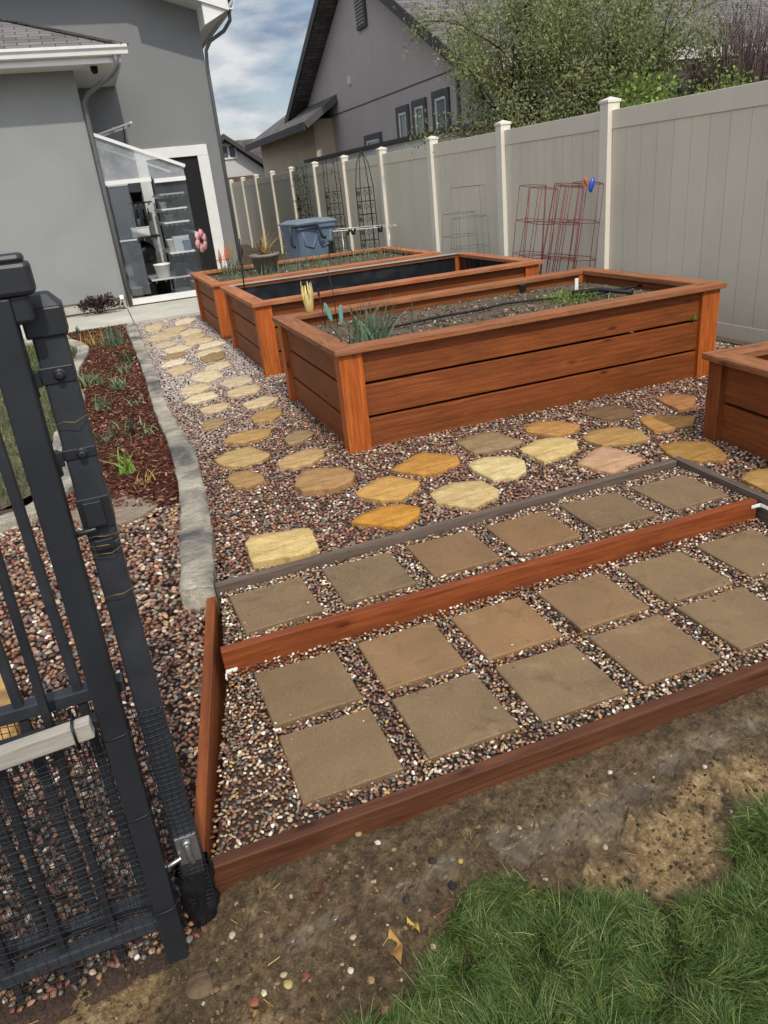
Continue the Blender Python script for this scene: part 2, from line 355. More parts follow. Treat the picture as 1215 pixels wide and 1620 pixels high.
def mud_mat():
    t = NT('mud', .8, .35); v = t.coord('Object')
    a = t.noise(v, 42, 9, .78); b = t.noise(v, 3.4, 6, .62, .5); d = t.noise(v, 140, 4, .7)
    c = t.ramp(a, [(.32, lin((56, 44, 30))), (.5, lin((98, 79, 55))), (.68, lin((140, 116, 84)))])
    c = t.mix(.85, c, t.ramp(b, [(.3, (.62, .6, .58)), (.5, (.95, .95, .95)), (.7, (1.2, 1.16, 1.1))]), 'MULTIPLY')
    c = t.mix(.8, c, t.ramp(d, [(.3, (.5, .5, .5)), (.7, (1.4, 1.38, 1.34))]), 'MULTIPLY')
    gr = t.noise(v, 320, 3, .8); c = t.mix(t.ramp(gr, [(.60, (0, 0, 0)), (.70, (.7, .7, .7))]), c, lin((176, 156, 126)))
    # dry sandy clay: vertex attribute says where the ground is sandy / wet (a real property of the place)
    at = t.node('ShaderNodeAttribute', attribute_name='sand'); dry = t.ramp(t.noise(v, 38, 10, .85, .4), [(.36, lin((88, 66, 40))), (.48, lin((138, 110, 72))), (.6, lin((186, 160, 118))), (.72, lin((222, 204, 166)))])
    c = t.mix(at.outputs['Fac'], c, dry)
    aw = t.node('ShaderNodeAttribute', attribute_name='wet')
    c = t.mix(aw.outputs['Fac'], c, t.ramp(t.noise(v, 9, 5, .6, .6), [(.3, lin((56, 46, 34))), (.52, lin((80, 68, 52))), (.66, lin((112, 96, 72))), (.8, lin((150, 132, 98)))]))
    t.base(c)
    t.rough(t.ramp(aw.outputs['Fac'], [(0, (.82,) * 3), (.6, (.3,) * 3), (1, (.12,) * 3)]))
    h = t.math('ADD', a, t.math('MULTIPLY', d, .4)); inv = t.math('SUBTRACT', 1.0, aw.outputs['Fac']); h = t.math('MULTIPLY', h, inv)
    t.bump(h, 1.0, .02); return t.m
M['mud'] = mud_mat()
def island(name, stops, rough=.8, spec=.2, trans=0, interp='LINEAR'):
    t = NT(name, rough, spec); g = t.node('ShaderNodeNewGeometry')
    c = t.ramp(g.outputs['Random Per Island'], [(p, lin(x)) for p, x in stops], interp); t.base(c)
    if trans:
        tr = t.node('ShaderNodeBsdfTranslucent'); t.link(c, tr.inputs[0]); mxs = t.node('ShaderNodeMixShader'); mxs.inputs[0].default_value = trans
        out = t.n['Material Output']; t.link(t.p.outputs[0], mxs.inputs[1]); t.link(tr.outputs[0], mxs.inputs[2]); t.link(mxs.outputs[0], out.inputs[0])
    return t.m
M['grass'] = island('lawn_grass', [(0, (40, 60, 26)), (.35, (68, 94, 40)), (.7, (98, 122, 56)), (.92, (134, 150, 82)), (1, (188, 178, 126))], .5, .35, .3)
M['leaf_tree'] = island('tree_leaves', [(0, (100, 108, 66)), (.45, (130, 136, 86)), (.85, (158, 162, 112)), (1, (184, 184, 138))], .55, .3, .5)
M['leaf_dark'] = island('evergreen_leaves', [(0, (44, 56, 40)), (.5, (66, 80, 52)), (1, (96, 110, 72))], .6, .25, .2)
M['leaf_bright'] = island('bright_leaves', [(0, (86, 104, 44)), (.5, (118, 140, 62)), (1, (150, 172, 84))], .5, .3, .35)
M['leaf_purple'] = island('purple_twigs', [(0, (56, 44, 44)), (.5, (82, 66, 64)), (1, (108, 92, 86))], .7, .2)
M['leaf_burgundy'] = island('burgundy_leaves', [(0, (38, 30, 34)), (.5, (62, 46, 50)), (1, (92, 70, 68))], .6, .3, .15)
M['leaf_iris'] = island('blue_green_blades', [(0, (62, 82, 62)), (.5, (88, 108, 84)), (1, (120, 136, 104))], .5, .3, .2)
M['leaf_lily'] = island('lily_leaves', [(0, (78, 100, 64)), (.5, (108, 130, 88)), (1, (146, 160, 116))], .5, .3, .25)
M['straw'] = island('dry_straw', [(0, (158, 128, 66)), (.5, (196, 160, 82)), (1, (214, 186, 120))], .7, .2, .2)
M['mulch'] = island('mulch_chips', [(0, (48, 29, 22)), (.4, (78, 44, 33)), (.75, (102, 60, 46)), (.92, (132, 92, 72)), (1, (178, 150, 124))], .85, .15)
M['chips'] = island('soil_bits', [(0, (48, 40, 34)), (.6, (100, 86, 70)), (.9, (148, 130, 106)), (1, (190, 178, 156))], .9, .15)
M['mudchips'] = island('mud_crumbs', [(0, (44, 34, 24)), (.6, (84, 66, 46)), (.93, (116, 94, 68)), (1, (176, 158, 130))], .8, .3)
M['bark'] = plain('bark', (70, 60, 52), .9, .1, 0, .3, 30)
def pebble_mat(name, stops):
    t = NT(name, .55, .4); oi = t.node('ShaderNodeAttribute', attribute_name='rnd', attribute_type='INSTANCER')
    c = t.ramp(oi.outputs['Fac'], [(p, lin(x)) for p, x in stops], 'CONSTANT')
    n = t.noise(t.coord('Object'), 5.0, 5, .7); c = t.mix(.7, c, t.ramp(n, [(.3, (.62, .62, .62)), (.7, (1.25, 1.22, 1.2))]), 'MULTIPLY')
    t.base(c); return t.m
PS = [(0, (130, 86, 70)), (.11, (108, 68, 56)), (.2, (160, 118, 94)), (.29, (86, 72, 62)), (.37, (122, 104, 90)), (.46, (148, 128, 108)), (.54, (104, 66, 54)), (.62, (142, 98, 74)), (.69, (106, 104, 98)), (.76, (176, 150, 124)), (.82, (78, 64, 56)), (.88, (160, 124, 86)), (.93, (192, 174, 150)), (.975, (220, 212, 198))]
M['pebble'] = pebble_mat('river_pebbles', PS)
PS2 = [(0, (132, 96, 76)), (.1, (104, 70, 58)), (.2, (160, 128, 102)), (.3, (88, 76, 66)), (.4, (128, 114, 98)), (.5, (176, 154, 126)), (.58, (98, 62, 52)), (.66, (146, 108, 76)), (.73, (112, 110, 102)), (.8, (196, 176, 150)), (.86, (70, 60, 54)), (.9, (186, 150, 96)), (.94, (226, 216, 198))]
M['pebble_sunlit'] = pebble_mat('sunlit_tone_pebbles', [(p, tuple(int(x + (210 - x) * .48) for x in c)) for p, c in PS])  # near palette lightened; grazing sun sparkle is put into the colour
M['pebble_half_sunlit'] = pebble_mat('half_sunlit_tone_pebbles', [(p, tuple(int(x + (210 - x) * .22) for x in c)) for p, c in PS])  # halfway step of the same painted-in sparkle
M['pea'] = pebble_mat('pea_gravel', PS2)

def glassy(name, tint, op, rough=.15):
    t = NT(name, rough, .5); tr = t.node('ShaderNodeBsdfTransparent'); tr.inputs[0].default_value = (.93, .95, .96, 1)
    t.base(lin(tint)); m = t.node('ShaderNodeMixShader'); out = t.n['Material Output']
    n = t.noise(t.coord('Object'), 2.2, 6, .65, .5); f = t.ramp(n, [(.3, (op * .6,) * 3), (.7, (min(1, op * 1.5),) * 3)])
    t.link(f, m.inputs[0]); t.link(tr.outputs[0], m.inputs[1]); t.link(t.p.outputs[0], m.inputs[2]); t.link(m.outputs[0], out.inputs[0]); return t.m
M['poly'] = glassy('polycarbonate_clear', (150, 155, 160), .13, .1); M['poly_haze'] = glassy('polycarbonate_hazy', (190, 192, 194), .42, .35)
M['glass_dark'] = plain('window_glass', (84, 92, 98), .12, .6)
M['liner'] = plain('black_pond_liner', (24, 26, 30), .35, .5, 0, .3, 8, .3)
M['liner_grey'] = plain('faded_liner_edge', (150, 146, 138), .7)
M['drip'] = plain('drip_hose', (26, 24, 24), .6)
M['alu'] = plain('aluminium_frame', (178, 180, 180), .4, .5, .4, .08)
M['blue'] = plain('blue_enamel', (34, 72, 160), .3, .5); M['orange'] = plain('orange_enamel', (206, 96, 52), .4, .5, 0, .2)
M['pink'] = plain('pink_painted_metal', (206, 148, 146), .5, .4); M['yellow_metal'] = plain('faded_yellow_metal', (206, 186, 120), .5, .3, 0, .15, 20)
M['teal'] = plain('teal_glass', (92, 146, 138), .25, .5); M['ltblue'] = plain('pale_blue_metal', (160, 182, 204), .35, .5)
M['white_plastic'] = plain('white_plastic', (226, 224, 218), .5, .3)
M['leafdead'] = plain('dead_leaf', (158, 120, 70), .8, .15, 0, .3, 30); M['green_scrap'] = plain('green_scrap', (56, 120, 84), .5)

G0 = 0.088    # level of the garden gravel and of the upper step; lower step pavers lie at z = 0

# ---------------------------------------------------------------- scatter of pebbles by geometry nodes
def pebble_bed(name, poly, z, dist, size, mat, label, cat, seed, zj=.004, holes=()):
    """poly: outline in x,y; pebbles on a triangulated sheet"""
    import bmesh
    bm = bmesh.new(); vs = [bm.verts.new((p[0], p[1], p[2] if len(p) > 2 else z)) for p in poly]; f = bm.faces.new(vs); f.normal_update()
    bmesh.ops.triangulate(bm, faces=[f]); bm.normal_update()
    for f in bm.faces:
        if f.normal.z < 0: f.normal_flip()
    me = bpy.data.meshes.new(name); bm.to_mesh(me); bm.free(); o = bpy.data.objects.new(name, me); col.objects.link(o)
    me.materials.append(mat); tag(o, label, cat, kind='stuff')
    ng = bpy.data.node_groups.new(name + '_nodes', 'GeometryNodeTree')
    ng.interface.new_socket('Geometry', in_out='INPUT', socket_type='NodeSocketGeometry'); ng.interface.new_socket('Geometry', in_out='OUTPUT', socket_type='NodeSocketGeometry')
    N = ng.nodes.new; L = ng.links.new
    gi, go = N('NodeGroupInput'), N('NodeGroupOutput')
    dp = N('GeometryNodeDistributePointsOnFaces'); dp.distribute_method = 'POISSON'; dp.inputs['Distance Min'].default_value = dist; dp.inputs['Density Max'].default_value = 1.6 / dist ** 2; dp.inputs['Seed'].default_value = seed
    L(gi.outputs[0], dp.inputs['Mesh'])
    sp = N('GeometryNodeSetPosition'); L(dp.outputs['Points'], sp.inputs['Geometry'])
    rv = N('FunctionNodeRandomValue'); rv.data_type = 'FLOAT_VECTOR'; rv.inputs[0].default_value = (-dist * .2, -dist * .2, -zj); rv.inputs[1].default_value = (dist * .2, dist * .2, zj); rv.inputs['Seed'].default_value = seed + 1
    L(rv.outputs[0], sp.inputs['Offset'])
    g2i = N('GeometryNodeGeometryToInstance')
    for k in range(4):
        ic = N('GeometryNodeMeshIcoSphere'); ic.inputs['Radius'].default_value = .5; ic.inputs['Subdivisions'].default_value = 2
        s1 = N('GeometryNodeSetPosition'); nt = N('ShaderNodeTexNoise'); nt.inputs['Scale'].default_value = 1.6; nt.inputs['Detail'].default_value = 1
        pos = N('GeometryNodeInputPosition'); va = N('ShaderNodeVectorMath'); va.operation = 'ADD'; va.inputs[1].default_value = (k * 5.3 + seed, k * 2.1, k * 1.7)
        L(pos.outputs[0], va.inputs[0]); L(va.outputs[0], nt.inputs['Vector'])
        vb = N('ShaderNodeVectorMath'); vb.operation = 'SUBTRACT'; vb.inputs[1].default_value = (.5, .5, .5); L(nt.outputs['Color'], vb.inputs[0])
        vc = N('ShaderNodeVectorMath'); vc.operation = 'SCALE'; vc.inputs['Scale'].default_value = .75; L(vb.outputs[0], vc.inputs[0])
        L(ic.outputs[0], s1.inputs['Geometry']); L(vc.outputs[0], s1.inputs['Offset'])
        ss = N('GeometryNodeSetShadeSmooth'); L(s1.outputs[0], ss.inputs[0]); sm = N('GeometryNodeSetMaterial'); sm.inputs['Material'].default_value = mat; L(ss.outputs[0], sm.inputs[0])
        L(sm.outputs[0], g2i.inputs[0])
    iop = N('GeometryNodeInstanceOnPoints'); iop.inputs['Pick Instance'].default_value = True
    L(sp.outputs[0], iop.inputs['Points']); L(g2i.outputs[0], iop.inputs['Instance'])
    rr = N('FunctionNodeRandomValue'); rr.data_type = 'FLOAT_VECTOR'; rr.inputs[0].default_value = (-.35, -.35, 0); rr.inputs[1].default_value = (.35, .35, 6.283); rr.inputs['Seed'].default_value = seed + 2
    L(rr.outputs[0], iop.inputs['Rotation'])
    rs = N('FunctionNodeRandomValue'); rs.data_type = 'FLOAT_VECTOR'; rs.inputs[0].default_value = (size * .75, size * .6, size * .42); rs.inputs[1].default_value = (size * 1.5, size * 1.05, size * .8); rs.inputs['Seed'].default_value = seed + 3
    L(rs.outputs[0], iop.inputs['Scale'])
    st = N('GeometryNodeStoreNamedAttribute'); st.domain = 'INSTANCE'; st.data_type = 'FLOAT'; st.inputs['Name'].default_value = 'rnd'
    rf = N('FunctionNodeRandomValue'); rf.data_type = 'FLOAT'; rf.inputs['Seed'].default_value = seed + 4
    L(iop.outputs[0], st.inputs['Geometry']); L(rf.outputs[1], st.inputs['Value']); L(st.outputs[0], go.inputs[0])
    md = o.modifiers.new('pebbles', 'NODES'); md.node_group = ng
    return o

def blades(name, pts, mat, hmin, hmax, w, lean, seed, parent=None, seg=3, field=False):
    """pts: list of (x, y, z); every blade a tapered bent strip"""
    rg = np.random.default_rng(seed); n = len(pts); P = np.array(pts, dtype=float)
    h = rg.uniform(hmin, hmax, n); a = rg.uniform(0, 2 * np.pi, n); la = rg.uniform(0, 2 * np.pi, n); l = rg.uniform(.1, lean, n) * h
    wv = w * rg.uniform(.6, 1.2, n)
    if field:      # turf lies over in tufts
        fa = np.array([noise.noise(Vector((p[0] * 5, p[1] * 5, 2.2))) for p in P]); fb = np.array([noise.noise(Vector((p[0] * 16, p[1] * 16, 9.1))) for p in P])
        la = fa * 9 + fb * 4 + rg.normal(0, .55, n); h = h * (1 + .55 * fb + .3 * fa); l = l * (1 + .8 * fb) + .008
    V = np.zeros((n, 2 * seg + 1, 3)); 
    for k in range(seg + 1):
        t = k / seg; c = P.copy(); c[:, 2] += h * (t - .25 * t * t * l / h); c[:, 0] += np.cos(la) * l * t * t; c[:, 1] += np.sin(la) * l * t * t
        if k < seg:
            ww = wv * (1 - t * .8); d = np.stack([np.cos(a) * ww, np.sin(a) * ww, 0 * ww], 1) / 2
            V[:, 2 * k] = c - d; V[:, 2 * k + 1] = c + d
        else: V[:, 2 * seg] = c
    fs = []
    for i in range(n):
        b = i * (2 * seg + 1)
        for k in range(seg - 1): fs.append((b + 2 * k, b + 2 * k + 1, b + 2 * k + 3, b + 2 * k + 2))
        fs.append((b + 2 * seg - 2, b + 2 * seg - 1, b + 2 * seg))
    me = bpy.data.meshes.new(name); me.from_pydata(V.reshape(-1, 3).tolist(), [], fs); me.materials.append(mat)
    o = bpy.data.objects.new(name, me); col.objects.link(o)
    if parent: o.parent = parent
    return o

def inpoly(x, y, P):
    c = False; j = len(P) - 1
    for i in range(len(P)):
        if (P[i][1] > y) != (P[j][1] > y) and x < (P[j][0] - P[i][0]) * (y - P[i][1]) / (P[j][1] - P[i][1]) + P[i][0]: c = not c
        j = i
    return c
def scatter(P, n, seed, z=0):
    r = random.Random(seed); xs = [p[0] for p in P]; ys = [p[1] for p in P]; out = []
    while len(out) < n:
        x, y = r.uniform(min(xs), max(xs)), r.uniform(min(ys), max(ys))
        if inpoly(x, y, P): out.append((x, y, z(x, y) if callable(z) else z))
    return out
def chips(name, pts, mat, lmin, lmax, wr, tr, seed, label=None, cat=None, tilt=.6, parent=None):
    r = random.Random(seed); mb = MB()
    for p in pts:
        L = r.uniform(lmin, lmax); m = Matrix.Rotation(r.uniform(0, 6.28), 3, 'Z') @ Matrix.Rotation(r.uniform(-tilt, tilt), 3, 'Y') @ Matrix.Rotation(r.uniform(-tilt, tilt), 3, 'X')
        h = (L / 2, L * wr * r.uniform(.5, 1) / 2, L * tr / 2)
        Q = [Vector((sx * h[0] * (1 if sy * sx > 0 else .75), sy * h[1], sz * h[2])) for sz in (-1, 1) for sx, sy in ((-1, -1), (1, -1), (1, 1), (-1, 1))]
        mb.add([m @ q + Vector(p) for q in Q], [(3, 2, 1, 0), (4, 5, 6, 7), (0, 1, 5, 4), (1, 2, 6, 5), (2, 3, 7, 6), (3, 0, 4, 7)])
    o = mb.build(name, mat, parent)
    if label: tag(o, label, cat, kind='stuff')
    return o

def sheet(name, poly, z, mat, label, cat='ground', kind='structure', thick=0):
    import bmesh
    bm = bmesh.new(); f = bm.faces.new([bm.verts.new((p[0], p[1], p[2] if len(p) > 2 else z)) for p in poly]); f.normal_update()
    if f.normal.z < 0: f.normal_flip()
    if thick:
        r = bmesh.ops.extrude_face_region(bm, geom=[f]); 
        for v in [g for g in r['geom'] if isinstance(g, bmesh.types.BMVert)]: v.co.z -= thick
        bmesh.ops.recalc_face_normals(bm, faces=bm.faces)
    me = bpy.data.meshes.new(name); bm.to_mesh(me); bm.free(); me.materials.append(mat)
    o = bpy.data.objects.new(name, me); col.objects.link(o); return tag(o, label, cat, kind=kind)

# ================================================================ SETTING
sheet('ground', [(-150, -150), (150, -150), (150, 200), (-150, 200)], -.16, M['ground_base'], 'brown earth under and beyond the garden')
sheet('gravel_base', [(-.12, 1.12), (2.24, 1.14), (2.19, -.3), (2.33, -1.5), (4.38, -1.5), (4.38, 9.4), (-.1, 9.4)], G0 - .022, M['gravel_bed'], 'dark bed under the garden gravel')
sheet('gravel_base', [(-.42, -.26), (2.18, -.31), (2.18, .57), (-.22, .57)], -.034, M['gravel_bed'], 'dark bed under the lower step gravel')
sheet('gravel_base', [(-.23, .600), (2.19, .592), (2.22, 1.11), (-.17, 1.06)], G0 - .034, M['gravel_bed'], 'dark bed under the upper step gravel')

# gravel beds
pebble_bed('garden_gravel', [(-.17, 1.10), (2.25, 1.16), (2.21, -.2), (4.3, -.2), (4.3, 2.9), (.8, 3.3), (-.03, 2.9), (-.06, 2.2)], G0 - .012, .0132, .0172, M['pebble'], 'maroon and grey river pebbles around the flagstones', 'gravel', 11)
pebble_bed('path_gravel', [(-.03, 2.9), (.8, 3.3), (4.3, 2.9), (4.3, 4.4), (.8, 4.9), (-.06, 4.4)], G0 - .012, .0155, .020, M['pebble_half_sunlit'], 'mixed pebbles along the path beside the nearest planter, half lightened for sun sparkle', 'gravel', 17)
pebble_bed('path_gravel', [(-.06, 4.4), (.8, 4.9), (4.3, 4.4), (4.3, 9.4), (0.0, 9.3), (-.02, 6.0)], G0 - .012, .0185, .0235, M['pebble_sunlit'], 'pinkish pebbles along the path beside the far planters, coloured lighter for sun sparkle', 'gravel', 12)
pebble_bed('step_gravel', [(-.425, -.245), (2.16, -.28), (2.18, .545), (-.24, .555)], -.011, .0098, .0125, M['pea'], 'fine mixed pea gravel between the lower step pavers', 'gravel', 13, .003)
pebble_bed('step_gravel', [(-.22, .612), (2.19, .602), (2.205, 1.095), (-.17, 1.03)], G0 - .011, .0098, .0125, M['pea'], 'fine mixed pea gravel between the upper step pavers', 'gravel', 14, .003)

pebble_bed('step_gravel', [(-.24, .50, -.008), (2.18, .50, -.008), (2.18, .553, .010), (-.238, .562, .014)], 0, .0098, .0125, M['pea'], 'pea gravel banked against the foot of the middle beam', 'gravel', 19, .003)
# left gravel and mulch
def left_z(x, y): return max(-.085, min(.075, -.06 + .13 * (y + .2) / 1.6))
LG = [(-.45, -.36), (-.44, 0), (-.3, .75), (-.24, 1.0), (-.3, 1.1), (-.26, 1.65), (-.2, 2.15), (-.3, 2.45), (-.75, 2.6), (-1.1, 2.45), (-1.6, 2.2), (-1.6, -.36)]
nyy = 8
sheet('gravel_base', [(-1.9, -.55, -.10), (-.44, -.38, -.10), (-.2, 1.4, .035), (-.12, 2.7, .06), (-1.9, 2.7, .06), (-1.9, 1.4, .035)], 0, M['gravel_bed'], 'dark bed under the pebbles left of the stone curb')
pebble_bed('side_gravel', [(-1.6, -.40, -.078), (-.46, -.36, -.078), (-.43, 0, -.045), (-.33, .5, 0.0), (-.24, .95, .035), (-1.6, .95, .035)], 0, .0125, .0165, M['pebble'], 'mixed pebbles beside the left step board', 'gravel', 15)
pebble_bed('side_gravel', [(-1.6, .95, .035), (-.24, .95, .035), (-.28, 1.5, .07), (-.2, 2.2, .075), (-.32, 2.35, .08), (-.75, 2.5, .08), (-1.6, 2.35, .08)], 0, .0165, .0225, M['pebble'], 'larger red and grey pebbles between the gate and the mulch bed', 'gravel', 16)

MU = [(-.14, 2.15), (-.17, 2.5), (-.14, 3.1), (-.15, 4.2), (-.12, 6), (-.13, 8.8), (-.12, 9.32), (-.92, 9.3), (-.66, 7.62), (-.77, 6.19), (-.70, 4.89), (-.82, 3.8), (-.76, 2.9), (-1.0, 2.55), (-.75, 2.35), (-.35, 2.15)]
sheet('mulch_ground', MU, G0 - .004, M['mulch_base'], 'dark soil under the shredded bark', 'soil')
chips('bark_mulch', scatter([p for p in MU], 11000, 21, lambda x, y: G0 + random.random() * .014), M['mulch'], .012, .042, .35, .14, 22, 'red brown shredded bark mulch in the planting bed', 'mulch', .45)

# lawn strips
GR = [gz(*p, -.06)[:2] for p in ((560, 1720), (555, 1625), (640, 1570), (672, 1530), (690, 1500), (700, 1450), (722, 1400), (780, 1378), (840, 1382), (900, 1402), (960, 1400), (1020, 1416), (1075, 1425), (1140, 1402), (1172, 1370), (1160, 1320), (1170, 1290), (1225, 1250), (1330, 1220), (1330, 1900))]
GR = [(p[0], p[1]) for p in GR]
def grass_h(x, y): return -.105
gp = scatter(GR, 52000, 31, -.098)
def edge_falloff(pts, seed):
    r = random.Random(seed); out = []
    for p in pts:
        if noise.noise(Vector((p[0] * 6, p[1] * 6, 1.3))) > -.38 or r.random() < .5: out.append(p)
    return out
og = blades('lawn', edge_falloff(gp, 3), M['grass'], .024, .066, .0027, 1.4, 32, None, 3, True); tag(og, 'green lawn grass in the near right corner', 'grass', kind='stuff')
sheet('lawn_soil', GR, -.099, M['bedsoil'], 'dark soil under the near lawn')
GL = [(-.92, 8.3), (-.78, 7.6), (-.88, 6.2), (-.82, 4.9), (-.95, 3.8), (-.9, 2.95), (-1.15, 2.7), (-1.6, 2.6), (-3.2, 2.8), (-3.2, 8.9), (-1.2, 8.9)]
sheet('lawn_soil', GL, .068, M['bedsoil'], 'dark soil under the far left lawn')
o = blades('lawn', scatter(GL, 26000, 33, .068), M['grass'], .03, .07, .006, 1.0, 34); tag(o, 'strip of lawn left of the curved curb behind the gate', 'grass', kind='stuff')

# mud in front, one displaced sheet
SANDP = [(gz(*p, -.1), r) for p, r in (((1080, 1330), .13), ((1110, 1265), .07), ((1040, 1372), .10), ((1185, 1240), .09), ((960, 1395), .06), ((180, 1585), .13), ((110, 1600), .12), ((420, 1640), .06), ((60, 1640), .15))]
WETP = [(gz(*p, -.1), r) for p, r in (((950, 1312), .13), ((880, 1335), .10), ((1010, 1270), .08), ((1060, 1230), .07), ((1120, 1195), .09), ((1190, 1170), .07), ((820, 1360), .07), ((530, 1480), .045), ((700, 1395), .07), ((490, 1510), .05), ((650, 1430), .06), ((790, 1350), .06))]
def mud_at(x, y):
    n = noise.noise(Vector((x * 7, y * 7, 0))); n2 = noise.noise(Vector((x * 28, y * 28, 3.3))); n3 = noise.noise(Vector((x * 80, y * 80, 7)))
    q = Vector((x, y, 0)) + Vector((n2, n, 0)) * .03
    s = max([0] + [1.15 - ((q.x - c.x) ** 2 + ((q.y - c.y) * 1.1) ** 2) ** .5 / r for c, r in SANDP]); w = max([0] + [1.1 - (((q.x - c.x) * .8) ** 2 + ((q.y - c.y) * 1.4) ** 2) ** .5 / r for c, r in WETP])
    s = min(1, max(0, s * 3.0 + 1.2 * n2 + .9 * n3 - .35)); w = min(1, max(0, w * 1.8 + .7 * n2 + .5 * n3 - .15)); w *= (1 - s)
    z = -.104 + .010 * n + .008 * n2 + .007 * n3 + .003 * s + .003 * noise.noise(Vector((x * 170, y * 170, 1)))
    k = min(1, max(0, (-.30 - y) / .42)); k = k * k * (3 - 2 * k); g = min(1, max(0, (x + .52) / .16)); up_ = .072 * (1 - k) * g
    wf = w ** .4; return z * (1 - wf) + (-.107) * wf + up_, s, w
X0, X1, Y0, Y1, st = -1.5, 1.9, -1.55, -.27, .0085
nx, ny = int((X1 - X0) / st), int((Y1 - Y0) / st); vv = []; ss = []; ww = []
for j in range(ny + 1):
    for i in range(nx + 1):
        x, y = X0 + i * st, Y0 + j * st; z, s, w = mud_at(x, y); vv.append((x, y, z)); ss.append(s); ww.append(w)
ff = [(j * (nx + 1) + i, j * (nx + 1) + i + 1, (j + 1) * (nx + 1) + i + 1, (j + 1) * (nx + 1) + i) for j in range(ny) for i in range(nx)]
me = bpy.data.meshes.new('bare_soil'); me.from_pydata(vv, [], ff); me.polygons.foreach_set('use_smooth', [True] * len(ff)); me.materials.append(M['mud'])
for nm, dd in (('sand', ss), ('wet', ww)): a = me.attributes.new(nm, 'FLOAT', 'POINT'); a.data.foreach_set('value', dd)
o = bpy.data.objects.new('bare_soil', me); col.objects.link(o); tag(o, 'wet bare soil with shallow puddles in front of the steps', 'soil', kind='structure')
MUDA = [(-2, -1.5), (2.5, -1.5), (2.5, -.42), (-.45, -.34), (-2, -.5)]
chips('soil_crumbs', [(x, y, mud_at(x, y)[0] + .002) for x, y, z in scatter(MUDA, 10000, 41, 0) if mud_at(x, y)[2] < .15], M['mudchips'], .003, .012, .8, .5, 42, 'crumbs and tiny stones lying in the bare soil', 'soil crumbs')
chips('dry_stems', [(x, y, mud_at(x, y)[0] + .004) for x, y, z in scatter(MUDA, 260, 43, 0)], M['straw'], .010, .035, .05, .04, 44, 'bits of dry straw scattered on the bare soil', 'straw', .3)

# concrete walk, patio
sheet('concrete_walk', [(-6, 9.30), (-.03, 9.36), (-.03, 11.0), (-6, 10.6)], G0 + .012, M['concrete'], 'pale concrete walk along the house', 'path', thick=.1)
sheet('concrete_walk', [(-.018, 9.36), (2.5, 9.36), (2.5, 13.0), (-.018, 13.0)], G0 + .012, M['concrete'], 'concrete slab in front of the glasshouse', 'path', thick=.1)
sheet('side_yard', [(2.52, 9.45), (4.36, 9.45), (4.36, 60), (2.52, 60)], G0 - .05, M['ground_base'], 'bare side yard between house and fence')
sheet('foundation_bed', [(-6, 10.62), (-.05, 11.02), (-.05, 11.19), (-6, 11.19)], G0 + .02, M['gravel_bed'], 'narrow planting strip against the house wall', 'soil')

# curbs
def curb(pa, pb, z0, z1, name, label, seed):
    """ribbon between two edge lines, subdivided, rough top"""
    n = 8 * (len(pa) - 1); A = []; B = []
    def cr(P, t):
        i = min(int(t), len(P) - 2); f = t - i; g = lambda k: Vector(P[max(0, min(len(P) - 1, k))]).to_2d() if False else Vector((P[max(0, min(len(P) - 1, k))][0], P[max(0, min(len(P) - 1, k))][1]))
        p0, p1, p2, p3 = g(i - 1), g(i), g(i + 1), g(i + 2)
        return .5 * ((2 * p1) + (p2 - p0) * f + (2 * p0 - 5 * p1 + 4 * p2 - p3) * f * f + (3 * p1 - p0 - 3 * p2 + p3) * f ** 3)
    L = sum((Vector(pa[i + 1][:2]) - Vector(pa[i][:2])).length for i in range(len(pa) - 1)); n = max(12, int(L / .016)); K = 13; vs = []; fs = []
    for i in range(n + 1):
        t = i / n * (len(pa) - 1) * .99999; a, b = cr(pa, t), cr(pb, t)
        for k in range(K):
            u = (k - 1) / (K - 3); u = max(0, min(1, u)); q = a.lerp(b, u)
            d = noise.noise(Vector((q.x * 9, q.y * 9, seed))); d2 = noise.noise(Vector((q.x * 34, q.y * 34, seed)))
            zz = z1 + .006 * d + .005 * d2 + .004 * noise.noise(Vector((q.x * 14, q.y * 70, seed))) - .009 * abs(2 * u - 1) ** 10
            off = Vector((0, 0))
            if k in (0, K - 1): zz = z0
            e = (a - b).normalized() * (.012 * noise.noise(Vector((q.x * 5, q.y * 5, seed + k // 5))))
            vs.append((q.x + e.x, q.y + e.y, zz))
    for i in range(n):
        for k in range(K - 1): fs.append((i * K + k, (i + 1) * K + k, (i + 1) * K + k + 1, i * K + k + 1))
    fs += [tuple(range(K)), tuple(n * K + k for k in range(K))[::-1]]
    mb = MB(); mb.add(vs, fs, None, True); mb.sm = [not (k % (K - 1) in (0, K - 2)) for k in range(n * (K - 1))] + [False, False]; o = mb.build(name, M['curb']); tag(o, label, 'curb'); return o
cl = [(-.322, 1.03), (-.318, 1.10), (-.25, 1.68), (-.19, 2.31), (-.163, 3.08), (-.172, 4.15), (-.15, 5.9), (-.155, 8.9)]
crr = [(-.192, 1.0), (-.187, 1.06), (-.11, 1.60), (-.058, 2.22), (-.028, 2.98), (-.065, 4.08), (-.03, 5.85), (-.02, 8.85)]
curb(cl, crr, .0, .138, 'stone_curb', 'grey stamped concrete curb winding between mulch bed and flagstone path', 5)
ca = [(-1.9, 2.30), (-1.2, 2.42), (-.98, 2.55), (-.86, 2.85), (-.9, 3.35), (-.90, 3.9), (-.80, 4.9), (-.86, 6.2), (-.76, 7.5), (-.92, 8.25), (-1.25, 8.75), (-1.7, 8.9)]
